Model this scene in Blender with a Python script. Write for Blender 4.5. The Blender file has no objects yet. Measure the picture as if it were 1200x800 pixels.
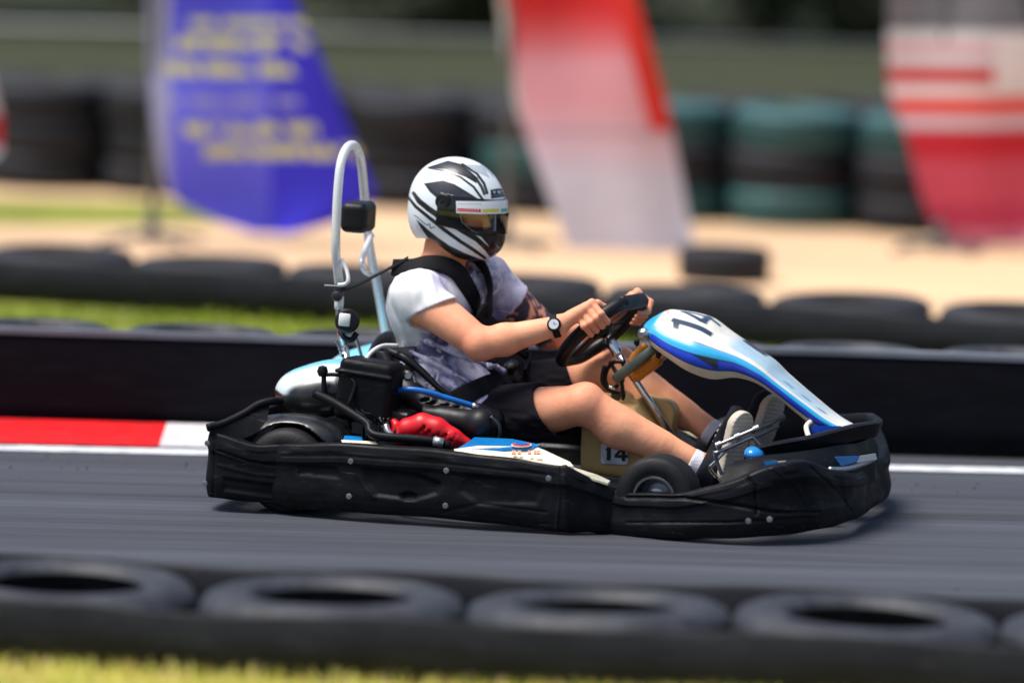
import bpy, math, random
import numpy as np
from mathutils import Vector, Matrix
random.seed(7); RNG = np.random.default_rng(7)
scene = bpy.context.scene
COL = scene.collection
V = lambda *a: np.array(a, dtype=float)

# ------------------------------------------------------------------ camera geometry (metres)
F = 6000.0; H = 2.15; PITCH = math.atan(650/6000); ROLL = math.radians(1.43); TH = math.radians(-15)
CAM = V(0, 0, H); ROOT = V(.226, 15.29, 0)
FW = V(0, math.cos(PITCH), -math.sin(PITCH)); U0 = V(0, math.sin(PITCH), math.cos(PITCH)); R0 = V(1, 0, 0)
RR = math.cos(ROLL)*R0+math.sin(ROLL)*U0; UU = -math.sin(ROLL)*R0+math.cos(ROLL)*U0
cT, sT = math.cos(TH), math.sin(TH)
def K(px, py, y=0.0):
    """measured photo point at lateral offset y -> kart-local metres"""
    r = FW+RR*((px-600)/F)-UU*((py-400)/F); n = V(-sT, cT, 0)
    t = (y-n@(CAM-ROOT))/(n@r); d = CAM+r*t-ROOT
    return V(cT*d[0]+sT*d[1], -sT*d[0]+cT*d[1], d[2])
def W(px, py, z=0.0):
    r = FW+RR*((px-600)/F)-UU*((py-400)/F); t = (z-H)/r[2]; return CAM+r*t
def WD(px, py, d):
    r = FW+RR*((px-600)/F)-UU*((py-400)/F); return CAM+r*(d/r[1])
def proj(P):
    """kart-local array (n,3) -> photo coordinates of the side facing -y"""
    P = np.asarray(P, float)
    w = np.stack([ROOT[0]+cT*P[:, 0]-sT*P[:, 1], ROOT[1]+sT*P[:, 0]+cT*P[:, 1], P[:, 2]], 1)-CAM
    d = w@FW
    return np.stack([600+F*(w@RR)/d, 400-F*(w@UU)/d], 1)

# ------------------------------------------------------------------ materials
def lin(c):
    return tuple(((x/255)/12.92 if x/255 <= .04045 else ((x/255+.055)/1.055)**2.4) for x in c)
MATS = {}
def mat(name, color=(.5, .5, .5), rough=.5, metal=0, attr=None, var=0.0, vscale=8, bump=0.0, bscale=40, coat=0, trans=0, sss=0, spec=.5,
        stretch=None, rvar=0.0, dust=None, dustamt=.0, scratch=0):
    m = bpy.data.materials.new(name); m.use_nodes = True; nt = m.node_tree; N = nt.nodes; L = nt.links
    b = N['Principled BSDF']; b.inputs['Roughness'].default_value = rough; b.inputs['Metallic'].default_value = metal
    b.inputs['Specular IOR Level'].default_value = spec
    if coat: b.inputs['Coat Weight'].default_value = coat; b.inputs['Coat Roughness'].default_value = .06
    if trans: b.inputs['Transmission Weight'].default_value = trans
    if sss:
        b.inputs['Subsurface Weight'].default_value = sss; b.inputs['Subsurface Radius'].default_value = (.012, .004, .002); b.inputs['Subsurface Scale'].default_value = 1
    tc = N.new('ShaderNodeTexCoord'); mp = N.new('ShaderNodeMapping'); L.new(tc.outputs['Object'], mp.inputs['Vector'])
    if stretch: mp.inputs['Scale'].default_value = stretch
    if attr:
        a = N.new('ShaderNodeAttribute'); a.attribute_name = attr; src = a.outputs['Color']
    else:
        a = N.new('ShaderNodeRGB'); a.outputs[0].default_value = (*color, 1); src = a.outputs[0]
    if var:
        n = N.new('ShaderNodeTexNoise'); n.inputs['Scale'].default_value = vscale; n.inputs['Detail'].default_value = 6; n.inputs['Roughness'].default_value = .65
        L.new(mp.outputs[0], n.inputs['Vector'])
        mr = N.new('ShaderNodeMapRange'); mr.inputs['From Min'].default_value = .3; mr.inputs['From Max'].default_value = .7
        mr.inputs['To Min'].default_value = 1-var; mr.inputs['To Max'].default_value = 1+var; L.new(n.outputs['Fac'], mr.inputs['Value'])
        mx = N.new('ShaderNodeVectorMath'); mx.operation = 'SCALE'; L.new(src, mx.inputs[0]); L.new(mr.outputs[0], mx.inputs['Scale']); src = mx.outputs[0]
    if dust:
        n = N.new('ShaderNodeTexNoise'); n.inputs['Scale'].default_value = 14; n.inputs['Detail'].default_value = 8; n.inputs['Roughness'].default_value = .7
        L.new(mp.outputs[0], n.inputs['Vector'])
        mr = N.new('ShaderNodeMapRange'); mr.inputs['From Min'].default_value = .45; mr.inputs['From Max'].default_value = .75
        mr.inputs['To Min'].default_value = 0; mr.inputs['To Max'].default_value = dustamt; L.new(n.outputs['Fac'], mr.inputs['Value'])
        mx = N.new('ShaderNodeMix'); mx.data_type = 'RGBA'; L.new(mr.outputs[0], mx.inputs['Factor']); L.new(src, mx.inputs['A']); mx.inputs['B'].default_value = (*dust, 1); src = mx.outputs['Result']
    if scratch:
        mp2 = N.new('ShaderNodeMapping'); mp2.inputs['Scale'].default_value = (5, 16, 42); mp2.inputs['Rotation'].default_value = (.0, .25, .0); L.new(tc.outputs['Object'], mp2.inputs['Vector'])
        n = N.new('ShaderNodeTexNoise'); n.inputs['Scale'].default_value = 2.2; n.inputs['Detail'].default_value = 9; n.inputs['Roughness'].default_value = .72; L.new(mp2.outputs[0], n.inputs['Vector'])
        mr = N.new('ShaderNodeMapRange'); mr.inputs['From Min'].default_value = .60; mr.inputs['From Max'].default_value = .72; mr.inputs['To Min'].default_value = 0; mr.inputs['To Max'].default_value = scratch; L.new(n.outputs['Fac'], mr.inputs['Value'])
        mx = N.new('ShaderNodeMix'); mx.data_type = 'RGBA'; L.new(mr.outputs[0], mx.inputs['Factor']); L.new(src, mx.inputs['A']); mx.inputs['B'].default_value = (.10, .10, .11, 1); src = mx.outputs['Result']
    L.new(src, b.inputs['Base Color'])
    if rvar:
        n = N.new('ShaderNodeTexNoise'); n.inputs['Scale'].default_value = 9; n.inputs['Detail'].default_value = 5; L.new(mp.outputs[0], n.inputs['Vector'])
        mr = N.new('ShaderNodeMapRange'); mr.inputs['From Min'].default_value = .3; mr.inputs['From Max'].default_value = .7
        mr.inputs['To Min'].default_value = max(.02, rough-rvar); mr.inputs['To Max'].default_value = min(1, rough+rvar)
        L.new(n.outputs['Fac'], mr.inputs['Value']); L.new(mr.outputs[0], b.inputs['Roughness'])
    if bump:
        n = N.new('ShaderNodeTexNoise'); n.inputs['Scale'].default_value = bscale; n.inputs['Detail'].default_value = 4
        L.new(mp.outputs[0], n.inputs['Vector']); bp = N.new('ShaderNodeBump'); bp.inputs['Strength'].default_value = bump; bp.inputs['Distance'].default_value = .01
        L.new(n.outputs['Fac'], bp.inputs['Height']); L.new(bp.outputs[0], b.inputs['Normal'])
    MATS[name] = m; return m
mat('plastic_black', (.0042, .0045, .0065), .50, var=.35, vscale=5, bump=.18, bscale=22, rvar=.12, dust=(.012, .012, .015), dustamt=.3, spec=.13, scratch=.55)
mat('smooth_black', (.0055, .0055, .0075), .44, spec=.3, var=.3, bump=.03, bscale=60, rvar=.1)
mat('rubber', (.011, .012, .018), .72, var=.35, vscale=12, bump=.15, bscale=90, dust=(.042, .046, .058), dustamt=.4)
mat('belt_grey', (.008, .009, .013), .6, var=.4, vscale=3, bump=.15, bscale=14, spec=.25, dust=(.035, .038, .046), dustamt=.5, stretch=(.4, 1, 2), scratch=.5)
mat('highlight_grey', (.16, .17, .20), .5, var=.5, vscale=2.5, stretch=(.5, 1, 1))  # pale grey that stands in for the highlight on the barrier top
mat('rubber_worn', (.018, .020, .027), .60, var=.5, vscale=9, bump=.15, bscale=90, dust=(.10, .105, .12), dustamt=.5)
mat('kart_rubber', (.007, .007, .008), .6, spec=.3, var=.3, vscale=12, bump=.12, bscale=120, dust=(.03, .03, .03), dustamt=.3)
mat('belt_black', (.0032, .0032, .006), .75, var=.35, vscale=3, bump=.12, bscale=12, dust=(.014, .014, .018), dustamt=.4, stretch=(.4, 1, 2), spec=.12)
mat('chrome', (.72, .73, .75), .16, metal=1, rvar=.08)
mat('white_metal', (.80, .81, .82), .28, metal=.25, rvar=.08, var=.06)
mat('steel', (.42, .43, .45), .35, metal=1, rvar=.15, var=.2)
mat('pedal_steel', (.40, .41, .43), .42, metal=1)
mat('dark_steel', (.06, .06, .065), .4, metal=.8, rvar=.15)
mat('blue_paint', lin((20, 130, 205)), .25, coat=.5, var=.08)
mat('deep_blue', lin((18, 70, 180)), .25, coat=.5, var=.08)
mat('cream_paint', lin((232, 222, 196)), .35, coat=.2, var=.08)
mat('painted', attr='Col', rough=.34, coat=.2, var=.08, vscale=20, dust=(.16, .15, .14), dustamt=.22, scratch=.28)
mat('helmet_shell', attr='Col', rough=.36, coat=.22, var=.05, vscale=30, dust=(.3, .29, .28), dustamt=.12, scratch=.12, spec=.4)
mat('cloth_flag', attr='Col', rough=.8, var=.05)
mat('skin', attr='Col', rough=.54, var=.07, vscale=18, bump=.10, bscale=70, sss=.10, spec=.28, rvar=.1)
mat('skin_face', lin((205, 120, 85)), .5, sss=.12, var=.08, vscale=40)
mat('shorts_cloth', (.011, .009, .013), .9, var=.25, bump=.25, bscale=30, spec=.2)
mat('strap', (.006, .006, .008), .75, bump=.25, bscale=260, spec=.25)
mat('red_cowl', lin((215, 12, 28)), .42, coat=.1, var=.15, vscale=30)
mat('tank_plastic', lin((196, 160, 100)), .45, var=.14, vscale=7, bump=.05, rvar=.1, trans=.0, dust=lin((120, 90, 50)), dustamt=.4)
mat('amber', lin((205, 128, 35)), .3, var=.3, vscale=30)
mat('grey_green', lin((88, 98, 88)), .5, var=.2)
mat('hose_blue', lin((20, 105, 190)), .35, var=.15, vscale=40)
mat('cable_white', (.7, .7, .7), .4)
mat('shoe_upper', (.012, .013, .02), .85, var=.3, vscale=60, bump=.1, bscale=200, spec=.25)
mat('shoe_sole', lin((205, 192, 175)), .7, var=.10, vscale=30, bump=.06, bscale=90)
mat('sock', (.75, .74, .78), .9, bump=.3, bscale=200)
mat('headlight_lens', (.75, .77, .75), .15, var=.1)
mat('liner', (.006, .006, .007), .95)
mat('hair', (.03, .018, .01), .8)
mat('asphalt', (.037, .042, .056), .75, var=.6, vscale=1.5, stretch=(.05, 2.2, 1), bump=.35, bscale=160, rvar=.1, dust=(.125, .13, .145), dustamt=.35)
mat('line_white', (.66, .68, .72), .6, var=.2, vscale=3, dust=(.16, .16, .18), dustamt=.7, scratch=.4)
mat('kerb_red', lin((225, 12, 22)), .5, var=.15, vscale=4, dust=(.05, .03, .03), dustamt=.5, scratch=.3)
mat('kerb_white', (.75, .70, .72), .5, var=.15, vscale=4, dust=(.25, .22, .24), dustamt=.6, scratch=.3)
mat('sand', (.66, .44, .26), .95, var=.22, vscale=.9, stretch=(.25, 1.2, 1), bump=.6, bscale=30)
mat('turf', (.20, .22, .025), .95, var=.35, vscale=2.2, bump=.6, bscale=60)
mat('turf_near', (.42, .40, .09), .95, var=.3, vscale=2.2, bump=.6, bscale=60)
mat('turf_far', (.031, .036, .009), .95, var=.3, vscale=1.0, stretch=(.3, 1, 1))
mat('grass_blade', attr='Col', rough=.6, spec=.3)
mat('leaf', attr='Col', rough=.6, spec=.3)
mat('bark', (.06, .045, .03), .9, var=.3, bump=.5)
mat('teal_tyre', (.026, .11, .115), .65, var=.35, vscale=6, dust=(.05, .05, .05), dustamt=.8)
mat('galv', (.16, .17, .17), .45, metal=.7, var=.15)
mat('red_label', lin((200, 60, 60)), .4); mat('letter_black', (.01, .01, .012), .4); mat('letter_brown', lin((190, 110, 70)), .4)

# clear visor (painted strip is opaque, window is tinted clear)
m = bpy.data.materials.new('visor_plastic'); m.use_nodes = True; nt = m.node_tree; b = nt.nodes['Principled BSDF']
a = nt.nodes.new('ShaderNodeAttribute'); a.attribute_name = 'Col'; nt.links.new(a.outputs['Color'], b.inputs['Base Color']); b.inputs['Roughness'].default_value = .06
b.inputs['Coat Weight'].default_value = .2; b.inputs['Roughness'].default_value = .16
tr = nt.nodes.new('ShaderNodeBsdfTransparent'); tr.inputs[0].default_value = (.97, .98, 1, 1); gl = nt.nodes.new('ShaderNodeBsdfGlossy'); gl.inputs['Roughness'].default_value = .04
fr = nt.nodes.new('ShaderNodeFresnel'); fr.inputs[0].default_value = 1.5; mx1 = nt.nodes.new('ShaderNodeMixShader'); mx2 = nt.nodes.new('ShaderNodeMixShader')
nt.links.new(fr.outputs[0], mx1.inputs[0]); nt.links.new(tr.outputs[0], mx1.inputs[1]); nt.links.new(gl.outputs[0], mx1.inputs[2])
nt.links.new(a.outputs['Alpha'], mx2.inputs[0]); nt.links.new(mx1.outputs[0], mx2.inputs[1]); nt.links.new(b.outputs[0], mx2.inputs[2])
nt.links.new(mx2.outputs[0], nt.nodes['Material Output'].inputs[0]); MATS['visor'] = m

# shirt: white yoke from the vertex mask, lilac camouflage with pale cracks elsewhere
m = bpy.data.materials.new('shirt_cloth'); m.use_nodes = True; nt = m.node_tree; N = nt.nodes; L = nt.links; b = N['Principled BSDF']; b.inputs['Roughness'].default_value = .85; b.inputs['Specular IOR Level'].default_value = .2
tc = N.new('ShaderNodeTexCoord'); a = N.new('ShaderNodeAttribute'); a.attribute_name = 'Col'
nz = N.new('ShaderNodeTexNoise'); nz.inputs['Scale'].default_value = 13; nz.inputs['Detail'].default_value = 4; L.new(tc.outputs['Object'], nz.inputs['Vector'])
cr = N.new('ShaderNodeValToRGB'); e = cr.color_ramp.elements
e[0].position = .40; e[0].color = (*lin((104, 98, 134)), 1); e[1].position = .57; e[1].color = (*lin((218, 213, 236)), 1)
x = e.new(.5); x.color = (*lin((176, 170, 202)), 1); L.new(nz.outputs['Fac'], cr.inputs[0])
va = N.new('ShaderNodeMixRGB'); va.inputs[0].default_value = .12; L.new(tc.outputs['Object'], va.inputs[1]); L.new(nz.outputs['Color'], va.inputs[2])
vo = N.new('ShaderNodeTexVoronoi'); vo.feature = 'DISTANCE_TO_EDGE'; vo.inputs['Scale'].default_value = 13; L.new(va.outputs[0], vo.inputs['Vector'])
mr = N.new('ShaderNodeMapRange'); mr.inputs['From Min'].default_value = .025; mr.inputs['From Max'].default_value = .06; mr.inputs['To Min'].default_value = .8; mr.inputs['To Max'].default_value = 0; L.new(vo.outputs['Distance'], mr.inputs['Value'])
n2 = N.new('ShaderNodeTexNoise'); n2.inputs['Scale'].default_value = 7; L.new(tc.outputs['Object'], n2.inputs['Vector'])
st = N.new('ShaderNodeMath'); st.operation = 'GREATER_THAN'; st.inputs[1].default_value = .49; L.new(n2.outputs['Fac'], st.inputs[0])
mu = N.new('ShaderNodeMath'); mu.operation = 'MULTIPLY'; L.new(mr.outputs[0], mu.inputs[0]); L.new(st.outputs[0], mu.inputs[1])
m1 = N.new('ShaderNodeMixRGB'); L.new(mu.outputs[0], m1.inputs[0]); L.new(cr.outputs[0], m1.inputs[1]); m1.inputs[2].default_value = (.85, .85, .9, 1)
m2 = N.new('ShaderNodeMixRGB'); L.new(a.outputs['Alpha'], m2.inputs[0]); L.new(m1.outputs[0], m2.inputs[1]); L.new(a.outputs['Color'], m2.inputs[2]); L.new(m2.outputs[0], b.inputs['Base Color'])
bn = N.new('ShaderNodeTexNoise'); bn.inputs['Scale'].default_value = 300; L.new(tc.outputs['Object'], bn.inputs['Vector']); bp = N.new('ShaderNodeBump'); bp.inputs['Strength'].default_value = .12; bp.inputs['Distance'].default_value = .003
L.new(bn.outputs['Fac'], bp.inputs['Height']); L.new(bp.outputs[0], b.inputs['Normal']); MATS['shirt'] = m

# ------------------------------------------------------------------ object helpers
def tag(o, label=None, cat=None, group=None, kind=None):
    if label: o['label'] = label
    if cat: o['category'] = cat
    if group: o['group'] = group
    if kind: o['kind'] = kind
    return o
def empty(name, loc=(0, 0, 0), rz=0):
    o = bpy.data.objects.new(name, None); COL.objects.link(o); o.location = loc; o.rotation_euler = (0, 0, rz); o.empty_display_size = .1; return o
ORG = {}            # origin of each root in the coordinates its children are written in
def mesh(name, verts, faces, material, parent=None, smooth=True, col=None, off=None, mids=None, mats=None, angle=None):
    verts = np.asarray(verts, float)
    o0 = V(0, 0, 0)
    if parent is not None:
        p = parent
        while p is not None:
            if p.name in ORG: o0 = ORG[p.name]; break
            p = p.parent
    if off is not None: o0 = off
    me = bpy.data.meshes.new(name)
    vv = verts-o0
    if isinstance(faces, np.ndarray):
        nf, k = faces.shape
        me.vertices.add(len(vv)); me.vertices.foreach_set('co', vv.astype(np.float32).ravel())
        me.loops.add(nf*k); me.loops.foreach_set('vertex_index', faces.astype(np.int32).ravel())
        me.polygons.add(nf); me.polygons.foreach_set('loop_start', np.arange(0, nf*k, k, dtype=np.int32)); me.update(calc_edges=True); me.validate()
    else:
        me.from_pydata([tuple(v) for v in vv], [], [tuple(f) for f in faces]); me.update()
    for mm in (mats or [material]): me.materials.append(MATS[mm])
    if mids is not None: me.polygons.foreach_set('material_index', np.asarray(mids, np.int32))
    if smooth: me.polygons.foreach_set('use_smooth', [True]*len(me.polygons))
    if angle: me.set_sharp_from_angle(angle=math.radians(angle))
    if col is not None:
        col = np.asarray(col, np.float32)
        if col.shape[1] == 3: col = np.hstack([col, np.ones((len(col), 1), np.float32)])
        ca = me.color_attributes.new('Col', 'FLOAT_COLOR', 'POINT'); ca.data.foreach_set('color', col.ravel())
    o = bpy.data.objects.new(name, me); COL.objects.link(o)
    if parent is not None: o.parent = parent
    return o
class MB:
    """collects shapes for ONE part"""
    def __init__(s): s.v = []; s.f = []; s.n = 0
    def add(s, v, f):
        v = np.asarray(v, float); s.v.append(v); s.f += [tuple(i+s.n for i in q) for q in f]; s.n += len(v); return s
    def build(s, name, material, parent=None, smooth=True, angle=40, **k):
        return mesh(name, np.vstack(s.v), s.f, material, parent, smooth, angle=angle, **k)
def catmull(P, n=8, closed=False):
    P = [np.asarray(p, float) for p in P]
    if len(P) < 3 and not closed: return np.array(P)
    out = []; m = len(P); rng = range(m if closed else m-1)
    for i in rng:
        p0 = P[(i-1) % m] if closed or i > 0 else 2*P[0]-P[1]; p1 = P[i]; p2 = P[(i+1) % m]
        p3 = P[(i+2) % m] if closed or i+2 < m else 2*P[-1]-P[-2]
        for j in range(n):
            t = j/n
            out.append(.5*((2*p1)+(-p0+p2)*t+(2*p0-5*p1+4*p2-p3)*t*t+(-p0+3*p1-3*p2+p3)*t**3))
    if not closed: out.append(P[-1])
    return np.array(out)
def tube_geo(P, r, seg=12, smooth=6, closed=False, flat=None):
    P = catmull(P, smooth, closed) if smooth else np.array(P, float)
    n = len(P); rr = np.interp(np.linspace(0, 1, n), np.linspace(0, 1, len(r)), r) if np.ndim(r) else np.full(n, r)
    T = np.roll(P, -1, 0)-np.roll(P, 1, 0) if closed else np.gradient(P, axis=0)
    T /= np.linalg.norm(T, axis=1)[:, None]+1e-12
    up = V(0, 0, 1) if abs(T[0][2]) < .9 else V(0, 1, 0)
    vs = []; a = np.linspace(0, 2*np.pi, seg, endpoint=False)
    nn = np.cross(T[0], up); nn /= np.linalg.norm(nn)
    for i in range(n):
        nn = nn-T[i]*(nn@T[i]); nn /= np.linalg.norm(nn); bb = np.cross(T[i], nn)
        if flat is not None:
            # flat = (width, thickness, width direction)
            wd = np.asarray(flat[2](i/(n-1)) if callable(flat[2]) else flat[2], float); wd = wd-T[i]*(wd@T[i]); wd /= np.linalg.norm(wd); b2 = np.cross(T[i], wd)
            ca, sa = np.cos(a), np.sin(a); e = .35
            vs.append(P[i]+np.outer(np.sign(ca)*np.abs(ca)**e*flat[0], wd)+np.outer(np.sign(sa)*np.abs(sa)**e*flat[1], b2))
        else:
            vs.append(P[i]+rr[i]*(np.outer(np.cos(a), nn)+np.outer(np.sin(a), bb)))
    vs = np.vstack(vs); f = []
    for i in range(n if closed else n-1):
        j = (i+1) % n
        for k in range(seg):
            l = (k+1) % seg; f.append((i*seg+k, i*seg+l, j*seg+l, j*seg+k))
    if not closed: f.append(tuple(range(seg-1, -1, -1))); f.append(tuple((n-1)*seg+k for k in range(seg)))
    return vs, f
def nrm0(a): a = np.asarray(a, float); return a/np.linalg.norm(a)
def frame(z, x=None):
    z = np.asarray(z, float); z = z/np.linalg.norm(z)
    x = V(1, 0, 0) if x is None else np.asarray(x, float)
    if abs(z@x)/np.linalg.norm(x) > .95: x = V(0, 1, 0)
    x = x-z*(x@z); x /= np.linalg.norm(x); return np.stack([x, np.cross(z, x), z])   # rows
def lathe_geo(prof, c, axis, seg=40, closed_prof=False):
    """prof: (radius, along axis)"""
    Fm = frame(axis); a = np.linspace(0, 2*np.pi, seg, endpoint=False); vs = []
    for r, h in prof: vs.append(np.asarray(c)+h*Fm[2]+r*(np.outer(np.cos(a), Fm[0])+np.outer(np.sin(a), Fm[1])))
    m = len(prof); f = []
    for i in range(m if closed_prof else m-1):
        j = (i+1) % m
        for k in range(seg): l = (k+1) % seg; f.append((i*seg+k, i*seg+l, j*seg+l, j*seg+k))
    if not closed_prof: f.append(tuple(range(seg-1, -1, -1))); f.append(tuple((m-1)*seg+k for k in range(seg)))
    return np.vstack(vs), f
def box_geo(c, s, ax=None, bev=.12):
    """bevelled box; ax rows = local axes; bev = bevel in metres or share"""
    ax = np.eye(3) if ax is None else ax; s = np.asarray(s, float)/2; b = bev if bev < .03 else min(s)*bev
    b = min(b, min(s)*.9)
    vs = []; idx = {}
    for i, sx in enumerate((-1, 1)):
        for j, sy in enumerate((-1, 1)):
            for k, sz in enumerate((-1, 1)):
                for w in range(3):
                    d = s-b; d = V(*d); d[w] = s[w]
                    idx[(i, j, k, w)] = len(vs); vs.append(V(sx, sy, sz)*d)
    f = []
    S = lambda *a: tuple(idx[q] for q in a)
    for w in range(3):
        u, v = [q for q in range(3) if q != w]
        for sg in (0, 1):
            q = []
            for (a1, b1) in ((0, 0), (1, 0), (1, 1), (0, 1)):
                t = [0, 0, 0]; t[w] = sg; t[u] = a1; t[v] = b1; q.append((t[0], t[1], t[2], w))
            f.append(S(*q))
    for w in range(3):               # edges along w
        u, v = [q for q in range(3) if q != w]
        for a1 in (0, 1):
            for b1 in (0, 1):
                t0 = [0, 0, 0]; t1 = [0, 0, 0]; t0[u] = t1[u] = a1; t0[v] = t1[v] = b1; t1[w] = 1
                f.append(S((*t0, u), (*t1, u), (*t1, v), (*t0, v)))
    for i in (0, 1):
        for j in (0, 1):
            for k in (0, 1): f.append(S((i, j, k, 0), (i, j, k, 1), (i, j, k, 2)))
    vs = np.array(vs)@ax+np.asarray(c)
    cc = np.asarray(c); out = []
    for q in f:
        p = vs[list(q)]; nrm = np.cross(p[1]-p[0], p[2]-p[0]); out.append(q if nrm@(p.mean(0)-cc) > 0 else q[::-1])
    return vs, out
def bolt_geo(c, axis, r=.008, h=.006):
    return lathe_geo([(r*1.5, 0), (r*1.5, h*.3), (r, h*.35), (r, h), (r*.55, h*1.02), (r*.5, h*.6)], c, axis, 10)
def prism_geo(poly, depth_vec):
    P = np.array(poly, float); n = len(P); vs = np.vstack([P, P+depth_vec]); f = [tuple(range(n-1, -1, -1)), tuple(range(n, 2*n))]
    for i in range(n): j = (i+1) % n; f.append((i, j, n+j, n+i))
    return vs, f

# ------------------------------------------------------------------ distance-field modelling (numpy) + surface nets
def vnoise(P, scale, seed=0):
    p = np.asarray(P)*scale; i = np.floor(p).astype(np.int64); f = p-i; f = f*f*(3-2*f); out = 0
    for dx in (0, 1):
        for dy in (0, 1):
            for dz in (0, 1):
                h = ((i[..., 0]+dx)*73856093) ^ ((i[..., 1]+dy)*19349663) ^ ((i[..., 2]+dz)*83492791) ^ (seed*2654435761)
                h = ((h ^ (h >> 13))*1274126177) & 0xffffffff; v = (h & 0xffff)/65535.0
                out = out+v*(f[..., 0] if dx else 1-f[..., 0])*(f[..., 1] if dy else 1-f[..., 1])*(f[..., 2] if dz else 1-f[..., 2])
    return out*2-1
class SDF:
    def __init__(s, lo, hi, h):
        s.lo = np.asarray(lo, float); s.h = h; s.n = np.ceil((np.asarray(hi)-s.lo)/h).astype(int)+1; s.f = np.full(s.n, .5, np.float32)
    def win(s, lo, hi):
        a = np.clip(((np.asarray(lo)-s.lo)/s.h).astype(int)-1, 0, s.n-1); b = np.clip(((np.asarray(hi)-s.lo)/s.h).astype(int)+3, 1, s.n)
        sl = tuple(slice(a[i], b[i]) for i in range(3))
        g = np.meshgrid(*[s.lo[i]+s.h*np.arange(a[i], b[i]) for i in range(3)], indexing='ij')
        return sl, np.stack(g, -1).astype(np.float32)
    def put(s, sl, d, k, op):
        a = s.f[sl]
        if op == 'sub': s.f[sl] = np.maximum(a, -d) if k <= 0 else -(SDF.smin(-a, d, k)); return
        if op == 'int': s.f[sl] = np.maximum(a, d); return
        s.f[sl] = np.minimum(a, d) if k <= 0 else SDF.smin(a, d, k)
    @staticmethod
    def smin(a, b, k):
        h = np.maximum(k-np.abs(a-b), 0)/k; return np.minimum(a, b)-h*h*k*.25
    def cap(s, a, b, ra, rb=None, k=.01, op='add', mid=None):
        a = np.asarray(a, float); b = np.asarray(b, float); rb = ra if rb is None else rb; m = max(ra, rb, mid or 0)+k+.012
        sl, P = s.win(np.minimum(a, b)-m, np.maximum(a, b)+m); ab = (b-a); t = np.clip(((P-a)@ab)/(ab@ab), 0, 1)
        r = ra+(rb-ra)*t
        if mid: r = r+(mid-(ra+rb)/2)*np.sin(np.pi*t**.8)
        s.put(sl, np.linalg.norm(P-a-t[..., None]*ab, axis=-1)-r, k, op); return s
    def ell(s, c, r, ax=None, k=.01, op='add'):
        c = np.asarray(c, float); r = np.asarray(r, float); m = r.max()+k+.012; ax = np.eye(3) if ax is None else ax
        sl, P = s.win(c-m, c+m); q = (P-c)@ax.T; l = np.linalg.norm(q/r, axis=-1); l2 = np.linalg.norm(q/(r*r), axis=-1)+1e-9
        s.put(sl, l*(l-1)/l2, k, op); return s
    def box(s, c, r, ax=None, rd=.01, k=.005, op='add'):
        c = np.asarray(c, float); r = np.asarray(r, float); m = np.linalg.norm(r)+k+.01; ax = np.eye(3) if ax is None else ax
        sl, P = s.win(c-m, c+m); q = np.abs((P-c)@ax.T)-r+rd
        s.put(sl, np.linalg.norm(np.maximum(q, 0), axis=-1)+np.minimum(q.max(-1), 0)-rd, k, op); return s
    def half(s, p, n, lo=None, hi=None):
        """keep the side opposite to n"""
        n = np.asarray(n, float); n /= np.linalg.norm(n)
        sl, P = s.win(s.lo if lo is None else lo, s.lo+s.h*s.n if hi is None else hi); s.f[sl] = np.maximum(s.f[sl], (P-np.asarray(p))@n); return s
    def net(s):
        f = s.f; f = np.pad(f, 1, constant_values=.5); ins = f < 0; n = np.array(f.shape)
        c = ins[:-1, :-1, :-1].astype(np.int8)
        c = sum(ins[i:n[0]-1+i, j:n[1]-1+j, k:n[2]-1+k].astype(np.int8) for i in (0, 1) for j in (0, 1) for k in (0, 1))
        act = np.argwhere((c > 0) & (c < 8)); idx = np.full(c.shape, -1, np.int32); idx[tuple(act.T)] = np.arange(len(act))
        acc = np.zeros((len(act), 3)); cnt = np.zeros(len(act)); cor = [(i, j, k) for i in (0, 1) for j in (0, 1) for k in (0, 1)]
        for a in cor:
            for ax in range(3):
                if a[ax]: continue
                b = list(a); b[ax] = 1
                va = f[tuple((act+a).T)]; vb = f[tuple((act+b).T)]; m = (va < 0) != (vb < 0)
                t = np.where(m, va/(va-vb+1e-20), 0); p = act+np.array(a)+0.0; p[:, ax] += t
                acc[m] += p[m]; cnt += m
        verts = s.lo+(acc/cnt[:, None]-1)*s.h; quads = []
        for ax in range(3):
            u, v = [(1, 2), (2, 0), (0, 1)][ax]
            A = np.moveaxis(ins, ax, 0); e = np.argwhere(A[1:] != A[:-1])
            pos = np.zeros_like(e); order = [ax]+[q for q in range(3) if q != ax]
            for q, o in enumerate(order): pos[:, o] = e[:, q]
            ok = (pos[:, u] > 0) & (pos[:, v] > 0) & (pos[:, u] < c.shape[u]) & (pos[:, v] < c.shape[v]) & (pos[:, ax] < c.shape[ax]); pos = pos[ok]
            du = np.zeros(3, int); du[u] = 1; dv = np.zeros(3, int); dv[v] = 1
            q = np.stack([idx[tuple((pos-du-dv).T)], idx[tuple((pos-dv).T)], idx[tuple(pos.T)], idx[tuple((pos-du).T)]], 1)
            fl = ~ins[tuple(pos.T)]; q[fl] = q[fl][:, ::-1]; quads.append(q)
        q = np.vstack(quads); q = q[(q >= 0).all(1)]
        # one light relaxation pass removes grid terraces
        nb = np.zeros_like(verts); nc = np.zeros(len(verts))
        for a, b2 in ((0, 1), (1, 2), (2, 3), (3, 0)):
            np.add.at(nb, q[:, a], verts[q[:, b2]]); np.add.at(nc, q[:, a], 1); np.add.at(nb, q[:, b2], verts[q[:, a]]); np.add.at(nc, q[:, b2], 1)
        verts = .5*verts+.5*nb/np.maximum(nc, 1)[:, None]
        return verts, q
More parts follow.
